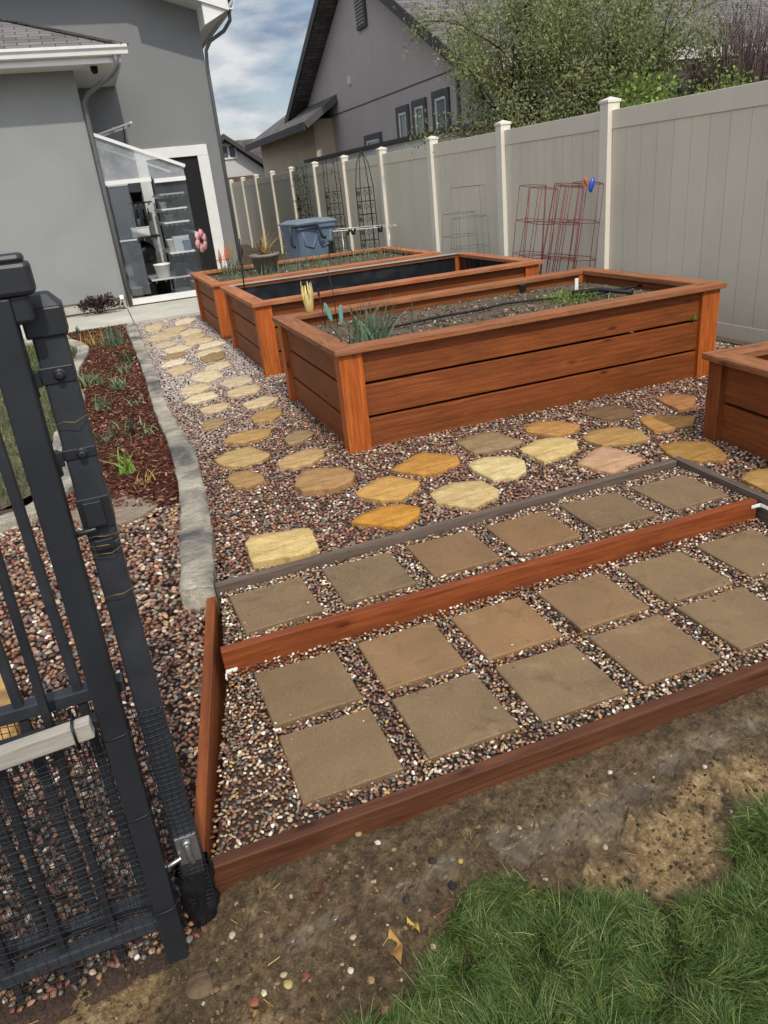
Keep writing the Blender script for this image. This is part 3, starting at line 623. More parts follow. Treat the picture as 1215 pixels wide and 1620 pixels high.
cb = [(-1.9, 2.20), (-1.1, 2.30), (-.86, 2.47), (-.74, 2.85), (-.78, 3.35), (-.79, 3.9), (-.69, 4.9), (-.74, 6.2), (-.63, 7.6), (-.80, 8.38), (-1.15, 8.9), (-1.7, 9.03)]
curb(ca, cb, .0, .13, 'stone_curb', 'pale curved concrete curb between the lawn strip and the mulch bed', 9)

# ================================================================ STEPS
fr = empty('step_frame', (0, 0, 0), 'stained timber frame of the two paved gravel steps', 'timber step')
def blk(name, mat, pts, z0, z1, label=None, z1b=None):
    mb = MB(); zt = z1b or [z1] * 4
    mb.hexa([(p[0], p[1], z0) for p in pts] + [(p[0], p[1], z) for p, z in zip(pts, zt)]); return mb.build(name, mat, fr, .004, label)
blk('beam', M['wood_beam_dark'], [(-.432, -.289), (3.4, -.333), (3.4, -.295), (-.428, -.251)], -.16, .040, 'dark red brown front beam beside the mud')
blk('beam', M['wood_beam'], [(-.240, .566), (2.175, .556), (2.175, .596), (-.238, .606)], -.06, .099, 'orange brown middle beam between the two steps')
blk('beam', M['wood_grey'], [(-.185, 1.045), (2.206, 1.108), (2.206, 1.148), (-.18, 1.085)], 0, .108, 'weathered grey back beam against the flagstones')
blk('beam', M['wood'], [(-.466, -.285), (-.434, -.285), (-.195, .96), (-.232, .96)], -.14, .1, 'brown left side board', [.045, .045, .112, .112])
blk('beam', M['wood_grey'], [(2.165, -.285), (2.205, -.285), (2.252, 1.15), (2.212, 1.15)], -.1, .112, 'weathered right side board')
def bracket(c, d1, d2, s):
    mb = MB(); c = Vector(c)
    mb.beam(c, c + Vector(d1) * s, .003, .016); mb.beam(c, c + Vector(d2) * s, .003, .016)
    for d in (d1, d2):
        for k in (.4, .8): mb.box(c + Vector(d) * s * k + Vector((-.003, -.003, 0)), (.006, .006, .006))
    return mb.build('bracket', M['white_plastic'], fr)
bracket((-.236, .561, .016), (-.15, -1, 0), (1, -.005, 0), .04)
bracket((2.186, .550, .075), (-1, 0, 0), (-.03, -1, 0), .05)

PAV = [('P', 0, .0083, .0041, -.0091), ('P', 1, .3945, .0061, .0032), ('P', 2, .7739, -.0058, -.0129), ('P', 3, 1.155, -.0044, -.0028), ('P', 4, 1.545, -.002, .004), ('P', 5, 1.94, -.004, -.006),
       ('Q', 0, .0059, .3668, .0106), ('Q', 1, .3968, .3692, -.0065), ('Q', 2, .7763, .356, .0073), ('Q', 3, 1.159, .3551, .0009), ('Q', 4, 1.5468, .3457, -.0092), ('Q', 5, 1.94, .345, .004),
       ('R', 0, .0136, .8206, .0299), ('R', 1, .4109, .8339, .0067), ('R', 2, .7993, .8408, -.011), ('R', 3, 1.1875, .8364, .0026), ('R', 4, 1.5841, .8467, -.0288), ('R', 5, 1.9824, .8369, -.01)]
ORD = ['first', 'second', 'third', 'fourth', 'fifth', 'sixth']
ROWN = {'P': 'front row of the lower step', 'Q': 'back row of the lower step', 'R': 'row behind the middle beam'}
pv = None
for r, c, x, y, t in PAV:
    if pv is None:
        mb = MB(); h = .1525; k = 10; vs = []; fs = []
        # slab with softly chipped edge
        ring = []
        for s_ in range(4):
            for i in range(k):
                a = -1 + 2 * i / k; p = [(a, -1), (1, a), (-a, 1), (-1, -a)][s_]; ring.append(Vector((p[0] * h, p[1] * h, 0)))
        mb.prism([(p.x, p.y) for p in ring], -.045, 0, .004)
        pv = mb.build('paver', M['paver']); o = pv
    else: o = pv.copy(); col.objects.link(o)
    o.location = (x, y, 0.003 if r != 'R' else G0 + .003); o.rotation_euler = (rng.uniform(-.006, .006), rng.uniform(-.006, .006), t)
    base = {'P': (117, 97, 72), 'Q': (118, 98, 72), 'R': (116, 96, 72)}[r]; warm = {('Q', 2): 14, ('Q', 1): 9, ('R', 2): 9, ('R', 3): 13, ('Q', 3): 8, ('P', 3): 5, ('R', 1): 0, ('P', 1): 1}.get((r, c), 2); j = rng.uniform(-3, 4)
    o.color = lin((base[0] + warm + j, base[1] + warm * .2 + j, base[2] - warm * .2 + j))
    tag(o, '%s square paver from the left, %s' % (ORD[c], ROWN[r]), 'paver', 'square concrete pavers')

sb = MB(); rp_ = random.Random(12)
for i in range(46):
    r_, c_, x_, y_, t_ = rp_.choice(PAV); k_ = rp_.choice([-1, 1]) * rp_.uniform(.75, .98) * .15; q_ = rp_.uniform(-.15, .15)
    x0_, y0_ = (x_ + k_, y_ + q_) if rp_.random() < .5 else (x_ + q_, y_ + k_); d_ = rp_.uniform(.004, .010)
    sb.blob((x0_, y0_, (.003 if r_ != 'R' else G0 + .003) + d_ * .3), (d_ * 1.3, d_, d_ * .7), i, .3, 1)
tag(sb.build('stray_pebbles', island('stray_pebble_mix', [(0, (96, 64, 52)), (.4, (126, 106, 88)), (.8, (176, 150, 120)), (1, (214, 204, 186))], .6, .3)), 'a few stray pebbles kicked onto the paver edges', 'pebbles', kind='stuff')

# ================================================================ FLAGSTONES
def flag(pxs, rgb, label, z=None, th=.03, seed=0):
    z = G0 + .0045 if z is None else z
    P = [gz(u, v, z) for u, v in pxs]; c = sum(P, Vector()) / len(P); c.z = 0
    # densify outline with slight wobble
    out = []; n = len(P)
    for i in range(n):
        a, b = P[i], P[(i + 1) % n]; a0, b1 = P[i - 1], P[(i + 2) % n]
        for k in range(6):
            t = k / 6; q = .5 * ((2 * a) + (b - a0) * t + (2 * a0 - 5 * a + 4 * b - b1) * t * t + (3 * a - a0 - 3 * b + b1) * t ** 3) if True else a.lerp(b, t)
            q = q.lerp(a.lerp(b, t), .85); w = noise.noise(Vector((q.x * 25, q.y * 25, seed))) * .007 + noise.noise(Vector((q.x * 90, q.y * 90, seed))) * .005; d = (q - c); d.z = 0; q = q + d.normalized() * w; out.append((q.x - c.x, q.y - c.y))
    # concentric rings give an uneven top
    vs = [(x, y, -th) for x, y in out] + [(x * 1.0, y * 1.0, -.003) for x, y in out]; m = len(out)
    rings = (.982, .7, .4); 
    for f in rings:
        for x, y in out:
            nn = noise.noise(Vector(((x + c.x) * 12, (y + c.y) * 12, seed))) * .0028; vs.append((x * f, y * f, .001 + nn))
    vs.append((0, 0, .002)); fs = []
    for L in range(len(rings) + 1): fs += [(L * m + i, L * m + (i + 1) % m, (L + 1) * m + (i + 1) % m, (L + 1) * m + i) for i in range(m)]
    T = (len(rings) + 1) * m; fs += [(T + i, T + (i + 1) % m, T + m) for i in range(m)]
    mb = MB(); mb.add(vs, fs, None, False); o = mb.build('flagstone', M['flag']); o.location = (c.x, c.y, z)
    for pl in o.data.polygons: pl.use_smooth = pl.index >= 2 * m
    _g = sum(rgb) / 3; o.color = lin(tuple((x * .88 + _g * .12 - 4) * k_ for x, k_ in zip(rgb, (1, .965, .95)))); tag(o, label, 'flagstone', 'flagstones in the garden path'); return o
def za(L): return [(320 + a / 2.531, 700 + b / 2.531) for a, b in L]
def zb(L): return [(700 + a / 2.359, 380 + b / 2.359) for a, b in L]
NEAR = [
 (za([(172, 405), (190, 375), (240, 368), (375, 345), (430, 342), (455, 385), (460, 415), (430, 440), (200, 480)]), (206, 184, 122), 'thick pale yellow flagstone nearest the stone curb and grey back beam', .045),
 (za([(597, 318), (630, 290), (720, 255), (800, 245), (872, 262), (868, 290), (820, 325), (780, 338), (700, 330)]), (196, 142, 52), 'bright orange ochre flagstone nearest the grey back beam'),
 (za([(610, 200), (650, 175), (700, 145), (760, 133), (870, 155), (860, 180), (800, 225), (730, 232), (640, 218)]), (196, 156, 84), 'ochre streaked flagstone behind the bright orange one'),
 (za([(912, 205), (940, 185), (1010, 158), (1120, 152), (1190, 190), (1180, 215), (1080, 262), (940, 240)]), (196, 176, 122), 'large cream oval flagstone right of the bright orange one'),
 (za([(757, 108), (840, 55), (880, 38), (1020, 52), (1032, 80), (950, 118), (880, 128), (800, 118)]), (188, 138, 62), 'golden streaked flagstone in front of the near planter corner'),
 (za([(368, 170), (385, 130), (420, 105), (560, 98), (612, 120), (600, 150), (520, 185), (400, 192)]), (170, 134, 88), 'thick brown flagstone with pale rim left of the ochre ones', .042),
 (za([(300, 80), (340, 50), (430, 22), (490, 28), (485, 50), (440, 80), (370, 100), (310, 100)]), (186, 158, 108), 'tan pointed flagstone just left of the near planter leg'),
 (za([(50, 70), (100, 35), (190, 15), (272, 45), (240, 70), (160, 95), (80, 92)]), (182, 158, 104), 'pale tan flagstone beside the curb bend'),
 (za([(100, 150), (120, 120), (180, 110), (240, 128), (250, 150), (180, 182), (130, 175)]), (166, 134, 86), 'small brown flagstone beside the curb bend'),
 (zb([(50, 752), (100, 730), (185, 712), (300, 750), (260, 770), (120, 795)]), (150, 130, 96), 'grey brown angular flagstone under the long side of the near planter'),
 (zb([(303, 700), (340, 678), (440, 673), (515, 690), (490, 715), (430, 730), (320, 715)]), (182, 136, 76), 'golden brown flagstone close to the middle of the near planter'),
 (zb([(290, 778), (350, 745), (430, 733), (500, 745), (505, 775), (470, 800), (380, 825), (300, 790)]), (202, 182, 120), 'cream shield shaped flagstone in the middle of the front group'),
 (zb([(95, 835), (150, 810), (250, 805), (305, 822), (315, 860), (270, 885), (190, 893), (120, 860)]), (208, 194, 138), 'palest lemon flagstone with ragged left edge'),
 (zb([(500, 832), (560, 785), (600, 768), (680, 785), (745, 815), (700, 840), (640, 868), (560, 852)]), (190, 154, 120), 'pinkish flagstone behind the grey back beam'),
 (zb([(520, 732), (560, 710), (650, 695), (740, 710), (770, 738), (700, 758), (600, 765), (540, 748)]), (172, 140, 80), 'olive gold oval flagstone left of the right planter'),
 (zb([(520, 645), (560, 625), (640, 615), (715, 635), (700, 660), (600, 668)]), (122, 96, 68), 'brown flagstone tight against the near planter, darkened in colour for its shade'),  # brown darkened to paint the shade on this stone
 (zb([(735, 670), (760, 652), (940, 655), (935, 690), (830, 708), (790, 712)]), (180, 138, 74), 'golden flagstone touching the leg of the right planter'),
 (zb([(795, 590), (830, 575), (945, 580), (940, 622), (880, 632)]), (170, 120, 74), 'rusty flagstone between the near planter and the right planter'),
 (zb([(810, 770), (850, 752), (1000, 750), (1060, 800), (1060, 818), (960, 822), (865, 812)]), (168, 130, 66), 'rough dark gold flagstone at the far corner of the steps'),
 ([(1172, 757), (1187, 744), (1235, 738), (1290, 762), (1275, 800), (1240, 795), (1196, 768)], (182, 148, 84), 'gold flagstone at the right edge beside the weathered side board'),
 ([(450, 692), (468, 681), (490, 680), (494, 688), (478, 698), (455, 702)], (160, 138, 100), 'small tan flagstone left of the near planter side wall'),
]
for i, t in enumerate(NEAR): flag(t[0], t[1], t[2], None if len(t) < 4 else G0 + .022, .03 if len(t) < 4 else t[3], i)
FAR = [(205, 82, 140, 48, 1), (440, 35, 150, 40, 2), (365, 98, 180, 45, 1), (485, 115, 170, 40, 2), (265, 150, 230, 50, 1), (492, 152, 190, 36, 2), (540, 183, 220, 36, 2), (290, 210, 200, 42, 1), (375, 243, 190, 42, 1), (620, 212, 230, 34, 2), (612, 265, 220, 38, 2), (345, 292, 180, 34, 1), (355, 343, 190, 36, 1), (650, 300, 190, 52, 2), (405, 392, 200, 56, 1), (680, 367, 205, 48, 2), (590, 442, 260, 68, 1), (505, 537, 250, 60, 1), (815, 480, 230, 62, 2), (870, 547, 260, 62, 2), (560, 602, 270, 62, 1), (650, 680, 230, 48, 1), (990, 632, 240, 74, 2), (640, 795, 200, 62, 1), (1040, 730, 240, 80, 2), (900, 882, 310, 78, 1)]
cnt = {1: 0, 2: 0}
NTH = ['first', 'second', 'third', 'fourth', 'fifth', 'sixth', 'seventh', 'eighth', 'ninth', 'tenth', 'eleventh', 'twelfth', 'thirteenth', 'fourteenth', 'fifteenth', 'sixteenth']
for i, (cx, cy, w, h, colm) in enumerate(FAR):
    rg = random.Random(i + 50); P = []
    k = rg.choice([5, 6, 7]); ph = rg.random()
    for q in range(k):
        a = 2 * math.pi * (q + ph + rg.uniform(-.2, .2)) / k; rr = rg.uniform(.82, 1.1)
        dx, dy = math.cos(a) * w / 2 * rr * 1.12, math.sin(a) * h / 2 * rr * 1.22; dy -= dx * .2
        P.append((200 + (cx + dx) / 4.673, 500 + (cy + dy) / 4.673))
    gold = i >= 23 and True; c = rg.choice([(212, 202, 166), (204, 190, 150), (220, 212, 182), (198, 182, 142), (194, 184, 156)]) if not gold else (178, 148, 90)
    if i in (13, 11, 23): c = (158, 136, 96)
    side = {1: 'beside the curb', 2: 'beside the planters'}[colm]
    flag(P, c, '%s flagstone, %s from the concrete walk in the row %s' % ('golden tan' if gold else 'pale cream', NTH[cnt[colm]], side), None, .03, i + 70); cnt[colm] += 1
sg = flag([(105, 812), (140, 796), (190, 784), (232, 788), (250, 797), (225, 815), (180, 832), (130, 832)], (138, 128, 112), 'grey brown flat stone at the foot of the mulch bed', G0 + .005, .03, 3)
flag([(-60, 1060), (-10, 1040), (14, 1060), (30, 1115), (26, 1160), (-10, 1180), (-70, 1160)], (196, 158, 96), 'orange tan flagstone at the left edge behind the gate bars', .04, .05, 4)

# ================================================================ PLANTERS
def planter(x0, x1, y0, y1, zt, label, mats=('wood', 'wood_leg', 'wood_cap'), soil_z=.1, liner=False, nb=3):
    L, W, H = x1 - x0, y1 - y0, zt - G0 + .02
    p = empty('planter_box', (x0, y0, G0 - .02), label, 'raised planter', 'raised cedar planter boxes')
    ov = .028; cw = .135; ct = .036; a = .035 + ov; ph = H - ct   # walls set in from cap edge
    gap = .017; bh = (ph - (nb - 1) * gap) / nb; th = .036
    def wall(nm, A, B):
        mb = MB()
        for k in range(nb):
            z = k * (bh + gap) + bh / 2 + .0; mb.beam((A[0], A[1], z), (B[0], B[1], z), th, bh)
        return mb.build(nm, M[mats[0]], p, .004)
    wall('front_wall', (a + .01, a + th / 2, 0), (L - a - .01, a + th / 2, 0)); wall('back_wall', (a + .01, W - a - th / 2, 0), (L - a - .01, W - a - th / 2, 0))
    wall('side_wall', (a + th / 2, a + .04, 0), (a + th / 2, W - a - .04, 0)); wall('side_wall', (L - a - th / 2, a + .04, 0), (L - a - th / 2, W - a - .04, 0))
    lw, ld = .145, .10
    for sx in (0, 1):
        for sy in (0, 1):
            mb = MB(); lx = ov if not sx else L - ov - lw; ly = ov if not sy else W - ov - ld
            mb.span(lx, lx + lw, ly, ly + ld, -.01, ph - .001); mb.build('leg', M[mats[1]], p, .005)
    # mitred cap boards
    mb = MB(); z0, z1 = ph, ph + ct
    O = [(0, 0), (L, 0), (L, W), (0, W)]; I = [(cw, cw), (L - cw, cw), (L - cw, W - cw), (cw, W - cw)]; e = .0012
    for k in range(4):
        a1, b1, a2, b2 = O[k], O[(k + 1) % 4], I[k], I[(k + 1) % 4]
        d = Vector((b1[0] - a1[0], b1[1] - a1[1])).normalized() * e; dd = Vector((d.x, d.y))
        q = [(a1[0] + d.x, a1[1] + d.y), (b1[0] - d.x, b1[1] - d.y), (b2[0] - d.x, b2[1] - d.y), (a2[0] + d.x, a2[1] + d.y)]
        mb.hexa([(x, y, z0) for x, y in q] + [(x, y, z1) for x, y in q])
    mb.build('cap_rail', M[mats[2]], p, .005)
    # inner fill
    hs = H - soil_z; n = 60; m = max(12, int(n * W / L)); vs = []; fs = []; xi0, xi1, yi0, yi1 = a + th, L - a - th, a + th, W - a - th
    for j in range(m + 1):
        for i in range(n + 1):
            x = xi0 + (xi1 - xi0) * i / n; y = yi0 + (yi1 - yi0) * j / m
            vs.append((x, y, hs + .014 * noise.noise(Vector((x * 4, y * 4, x0))) + .008 * noise.noise(Vector((x * 16, y * 16, x0)))))
    for j in range(m):
        for i in range(n): fs.append((j * (n + 1) + i, j * (n + 1) + i + 1, (j + 1) * (n + 1) + i + 1, (j + 1) * (n + 1) + i))
    if liner:
        mb = MB(); mb.add([(x, y, z - .12 + .03 * noise.noise(Vector((x * 7, y * 7, 0)))) for x, y, z in vs], fs, None, True)
        # liner sides, crinkled
        for (A, B, nrm) in (((xi0, yi0), (xi1, yi0), (0, 1)), ((xi1, yi0), (xi1, yi1), (-1, 0)), ((xi1, yi1), (xi0, yi1), (0, -1)), ((xi0, yi1), (xi0, yi0), (1, 0))):
            K = 70; Z = 8; w = []; f2 = []
            for i in range(K + 1):
                for k in range(Z + 1):
                    t = i / K; x = A[0] + (B[0] - A[0]) * t; y = A[1] + (B[1] - A[1]) * t; z = hs - .16 + (ph - .006 - hs + .16) * k / Z
                    q = .012 + .014 * noise.noise(Vector((x * 11 + y * 11, z * 9, 4))); w.append((x + nrm[0] * q, y + nrm[1] * q, z))
            for i in range(K):
                for k in range(Z): f2.append((i * (Z + 1) + k, (i + 1) * (Z + 1) + k, (i + 1) * (Z + 1) + k + 1, i * (Z + 1) + k + 1))
            mb.add(w, f2, None, True)
        mb.build('liner', M['liner'], p)
        mb = MB(); mb.beam((cw * .6, W - cw + .03, ph + ct + .002), (L - cw, W - cw + .03, ph + ct + .002), .11, .003); mb.build('liner_edge', M['liner_grey'], p)
    else:
        mb = MB(); mb.add(vs, fs, None, True); mb.build('soil', M['bedsoil'], p)
        chips('soil_crumbs', [(x, y, hs + .004) for x, y, z in scatter([(xi0 + .02, yi0 + .02), (xi1 - .02, yi0 + .02), (xi1 - .02, yi1 - .02), (xi0 + .02, yi1 - .02)], 2600, int(x0 * 99 + y0 * 7))], M['chips'], .006, .022, .6, .4, 5, parent=p)['kind'] = 'stuff'
    return p
M['wood_cap3'] = wood('cedar_cap_weathered', (104, 60, 34), (142, 86, 50), (172, 116, 76), .68, ((156, 124, 96), .4))
P3 = planter(.805, 3.60, 2.305, 3.90, .708, 'nearest full raised cedar planter with bare soil and a drip hose', ('wood', 'wood_leg', 'wood_cap3'), .10)
P2 = planter(.815, 3.66, 4.70, 6.40, .716, 'middle raised cedar planter lined with black plastic', ('wood', 'wood_leg', 'wood_cap'), .22, True)
P1 = planter(.790, 3.58, 6.87, 8.68, .700, 'farthest raised cedar planter full of green shoots', ('wood', 'wood_leg', 'wood_cap'), .07)
P4 = planter(0, 2.2, 0, 1.6, .552, 'right raised cedar planter cut by the photo edge', ('wood', 'wood', 'wood_cap3'), .08, False, 2)
P4.rotation_euler[2] = R(-5); P4.location = Vector((2.585, 1.405, G0 - .02)) + Matrix.Rotation(R(-5), 3, 'Z') @ Vector((0, -1.6, 0))

# ================================================================ FENCE
FX = 4.384; FY0, FD = 4.71, 1.985
fence = empty('vinyl_fence', (FX, FY0, 0), 'long tan vinyl privacy fence with cream posts along the right side', 'fence')
def fpanel(y0, y1, zb, zt):
    mb = MB(); n = 11; w = (y1 - y0) / n
    for k in range(n): mb.span(-.011, .011, y0 + k * w + .002, y0 + (k + 1) * w - .002, zb + .1, zt - .15)
    mb.span(-.004, .004, y0, y1, zb + .1, zt - .15)
    mb.build('panel', M['vinyl_panel'], fence)
    mb = MB(); mb.span(-.019, .019, y0, y1, zt - .155, zt); mb.build('top_rail', M['vinyl'], fence, .003)
    mb = MB(); mb.span(-.019, .019, y0, y1, zb, zb + .115); mb.build('bottom_rail', M['vinyl'], fence, .003)
for i in range(-4, 13):
    y = FD * i if i >= 0 else FD * i - .40; zt = 1.965 if i < 0 else 2.04; yn = y + FD - .064 + (.40 if i == -1 else 0)
    mb = MB(); mb.span(-.0635, .0635, y - .0635, y + .0635, 0, zt - .04); po = mb.build('post', M['vinyl_post'], fence, .004)
    mb = MB(); mb.span(-.072, .072, y - .072, y + .072, zt - .042, zt - .02); s = .072
    mb.add([(-s, y - s, zt - .02), (s, y - s, zt - .02), (s, y + s, zt - .02), (-s, y + s, zt - .02), (0, y, zt + .01)], [(0, 1, 4), (1, 2, 4), (2, 3, 4), (3, 0, 4)])
    mb.build('post_cap', M['vinyl_post'], po)
    if i < 12: fpanel(y + .064, yn, .10 if i >= -1 else .1, 1.94 if i >= 0 else 1.935)

# ================================================================ HOUSE (near)
hs = empty('grey_house', (0, 11.19, 0), 'grey stucco house with a lower wing and white gutters on the left', 'house')
hy = 11.19
def sp(mb, x0, x1, y0, y1, z0, z1): mb.span(x0, x1, y0 - hy, y1 - hy, z0, z1)
mb = MB(); sp(mb, -8, 0.0, hy, 13.0, .26, 3.5); mb.build('wing_wall', M['stucco'], hs)
mb = MB(); sp(mb, -8, -.02, hy + .03, 12.9, -.1, .255); mb.build('foundation', M['concrete'], hs)
mb = MB(); sp(mb, -8, 2.205, 13.0, 22, .0, 5.1); mb.build('upper_wall', M['stucco_upper'], hs)
# wing roof: hip
ex, ey, ez = .655, 10.66, 3.60
def quad_uv(mb, P, du, dv):
    P = [Vector(p) for p in P]; o = P[0]; du = Vector(du).normalized(); dv = Vector(dv).normalized(); mb.add(P, [tuple(range(len(P)))], [[((p - o).dot(du), (p - o).dot(dv)) for p in P]])
mb = MB(); rz = ez + .02; sl = .42; hx = ex - 2.34; top = rz + sl * 2.34
A = [(-8, ey - hy, rz), (ex, ey - hy, rz), (ex - 2.34, 13 - hy, top), (-8, 13 - hy, top)]
quad_uv(mb, A, (1, 0, 0), (0, 1, sl)); quad_uv(mb, [(ex, ey - hy, rz), (ex, 13 - hy, rz), (ex - 2.34, 13 - hy, top)], (0, 1, 0), (-1, 0, sl)); 
mb.add([(-8, ey - hy, rz - .02), (ex, ey - hy, rz - .02), (ex, 13 - hy, rz - .02), (-8, 13 - hy, rz - .02)], [(3, 2, 1, 0)])
mb.build('wing_roof', M['shingle'], hs)
mb = MB()
for i in range(34): # hip ridge caps
    t = i / 34; x = ex - 2.34 * t; y = ey - hy + 2.34 * t; z = rz + .012 + sl * 2.34 * t
    mb.box((x, y, z), (.22, .16, .02), Matrix.Rotation(R(135), 3, 'Z') @ Matrix.Rotation(R(-14), 3, 'Y'))
mb.build('hip_caps', M['shingle'], hs)
mb = MB(); sp(mb, -8, ex - .02, ey + .03, 11.19, ez - .19, ez - .175); sp(mb, .0, ex - .02, 11.19, 13.0, ez - .19, ez - .175)
mb.build('soffit', M['white_paint'], hs)
mb = MB(); sp(mb, -8, ex, ey, ey + .025, ez - .2, ez + .01); sp(mb, ex - .025, ex, ey + .026, 13.0, ez - .2, ez + .01); mb.build('fascia', M['white_paint'], hs)
def gutter(mb, a, b, out):
    a, b, o = Vector(a), Vector(b), Vector(out)
    prof = [(0, .0), (0, -.115), (.06, -.125), (.085, -.11), (.09, -.06), (.118, -.035), (.118, .0), (.108, .0), (.105, -.03), (.08, -.055), (.07, -.1), (.01, -.1), (.01, 0)]
    va = [a + o * p[0] + Vector((0, 0, p[1])) for p in prof]; vb = [b + o * p[0] + Vector((0, 0, p[1])) for p in prof]; n = len(prof)
    mb.add(va + vb, [(i, (i + 1) % n, n + (i + 1) % n, n + i) for i in range(n)] + [tuple(range(n))[::-1], tuple(range(n, 2 * n))])
mb = MB(); gutter(mb, (-8, ey - hy - .001, ez), (ex + .1, ey - hy - .001, ez), (0, -1, 0)); mb.build('gutter', M['white_paint'], hs)
mb = MB(); sq = lambda x, y: (x, y - hy)
path = [(ex - .08, ey - .06, ez - .11), (ex - .08, ey - .05, ez - .24), (ex - .16, ey + .02, ez - .33), (.13, hy - .08, ez - .50), (.055, hy - .055, ez - .60), (.045, hy - .04, ez - .75), (.045, hy - .04, 1.8), (.045, hy - .04, .13)]
mb.tube([(x, y - hy, z) for x, y, z in path], .035, 10); mb.build('downspout', M['downspout'], hs)
mb = MB(); mb.lathe([(.001, 0), (.05, 0), (.05, -.05), (.03, -.09), (.001, -.09)], (.28, ey + .28 - hy, ez - .19), 14); mb.build('soffit_lamp', M['dark'], hs)
# upper roof: eave with overhang and white rake end
mb = MB(); sp(mb, -8, 1.98, 12.42, 13.0, 4.98, 5.02); mb.build('upper_soffit', M['white_paint'], hs)
mb = MB()
def hx8(mb, P): mb.hexa([(x, y - hy, z) for x, y, z in P])
hx8(mb, [(1.2, 12.38, 4.74), (2.62, 12.38, 4.30), (2.62, 13.3, 4.30), (1.2, 13.3, 4.74), (1.2, 12.38, 4.93), (2.62, 12.38, 4.46), (2.62, 13.3, 4.46), (1.2, 13.3, 4.93)]); mb.build('upper_rake', M['white_paint'], hs)
mb = MB(); hx8(mb, [(2.205, 12.42, 4.12), (2.5, 12.42, 4.26), (2.5, 22, 4.26), (2.205, 22, 4.12), (2.205, 12.42, 4.43), (2.6, 12.42, 4.31), (2.6, 22, 4.31), (2.205, 22, 4.43)]); mb.build('upper_soffit', M['white_paint'], hs)
mb = MB(); quad_uv(mb, [(2.7, 12.34 - hy, 4.455), (2.7, 22 - hy, 4.455), (-2.5, 22 - hy, 6.4), (-2.5, 12.34 - hy, 6.4)], (0, 1, 0), (-1, 0, .36)); mb.build('upper_roof', M['shingle'], hs)
mb = MB(); gutter(mb, (2.625, 12.42 - hy, 4.44), (2.625, 22 - hy, 4.44), (1, 0, 0)); mb.build('gutter', M['white_paint'], hs)
mb = MB(); mb.tube([(x, y - hy, z) for x, y, z in [(2.66, 12.55, 4.34), (2.66, 12.6, 4.2), (2.56, 12.75, 4.08), (2.34, 12.95, 3.98), (2.25, 12.975, 3.85), (2.225, 12.985, 3.6), (2.225, 12.985, .3)]], .03, 10); mb.build('downspout', M['downspout'], hs)
# doorway in the upper wall
mb = MB(); dy = 12.965
sp(mb, .72, 1.97, dy - .02, 12.998, 2.27, 2.44); sp(mb, .72, .90, dy - .02, 12.998, .1, 2.268); sp(mb, 1.78, 1.975, dy - .02, 12.998, .1, 2.268); mb.build('door_trim', M['white_paint'], hs, .003)
mb = MB(); sp(mb, .901, 1.779, 12.985, 12.997, .1, 2.269); mb.build('shade_panel', M['dark'], hs)  # dark panel on the wall paints the unlit doorway

# ---- glasshouse lean-to
gh = empty('lean_to_glasshouse', (.06, 11.2, G0), 'lean-to glasshouse with white frame between the wing and the upper wall', 'greenhouse')
gx0, gy0, gz0 = .06, 11.2, G0
W_, D_ = 1.22, 1.78; ZB = .12; ZD, ZH, ZL = 1.83, 2.50, 1.96  # door head, high side, low side
def gb(nm, mat, lst, w=.035):
    mb = MB()
    for a, b in lst: mb.beam(a, b, w, w)
    return mb.build(nm, mat, gh)
mx1 = .72   # middle mullion
zs = lambda x: ZH + (ZL - ZH) * x / W_
gb('frame', M['alu'], [((0, 0, ZB), (0, 0, ZH)), ((W_, 0, ZB), (W_, 0, ZL)), ((mx1, 0, ZB), (mx1, 0, zs(mx1))), ((0, D_, ZB), (0, D_, ZH)), ((W_, D_, ZB), (W_, D_, ZL)), ((W_, 0, ZL), (W_, D_, ZL)), ((0, 0, ZH), (0, D_, ZH)), ((0, D_, ZH), (W_, D_, ZL)), ((W_, D_ / 2, ZB), (W_, D_ / 2, ZL)), ((W_, 0, 1.0), (W_, D_, 1.0))])
gb('gable_bar', M['white_paint'], [((-.02, -.01, ZH + .01), (W_ + .03, -.01, ZL + .01))], .045)
gb('door_head', M['white_paint'], [((.02, -.015, ZD), (mx1 - .02, -.015, ZD)), ((mx1 + .02, -.015, ZD - .03), (W_, -.015, ZD - .03))], .06)
gb('sill', M['white_paint'], [((-.05, 0, ZB - .04), (W_, 0, ZB - .04)), ((W_, .02, ZB - .04), (W_, D_, ZB - .04))], .09)
mb = MB(); mb.add([(0, .004, ZD + .03), (mx1, .004, ZD + .03), (mx1, .004, zs(mx1)), (0, .004, ZH)], [(0, 1, 2, 3)]); mb.add([(mx1, .004, ZD), (W_, .004, ZD), (W_, .004, ZL), (mx1, .004, zs(mx1))], [(0, 1, 2, 3)]); mb.build('gable_panel', M['poly_haze'], gh)
mb = MB(); mb.add([(mx1, .004, ZB), (W_, .004, ZB), (W_, .004, ZD), (mx1, .004, ZD)], [(0, 1, 2, 3)]); mb.add([(W_ + .003, 0, ZB), (W_ + .003, D_, ZB), (W_ + .003, D_, ZL), (W_ + .003, 0, ZL)], [(0, 1, 2, 3)]); mb.build('wall_panel', M['poly'], gh)
mb = MB(); mb.add([(0, 0, ZH + .025), (W_, 0, ZL + .025), (W_, D_, ZL + .025), (0, D_, ZH + .025)], [(0, 1, 2, 3)]); mb.build('roof_panel', M['poly'], gh)
gb('door', M['alu'], [((.04, -.03, ZB), (.04, -.03, ZD - .05)), ((.34, -.03, ZB), (.34, -.03, ZD - .05)), ((.04, -.03, ZB + .0), (.34, -.03, ZB)), ((.04, -.03, ZD - .04), (.34, -.03, ZD - .04)), ((.04, -.03, 1.0), (.34, -.03, 1.0))], .025)
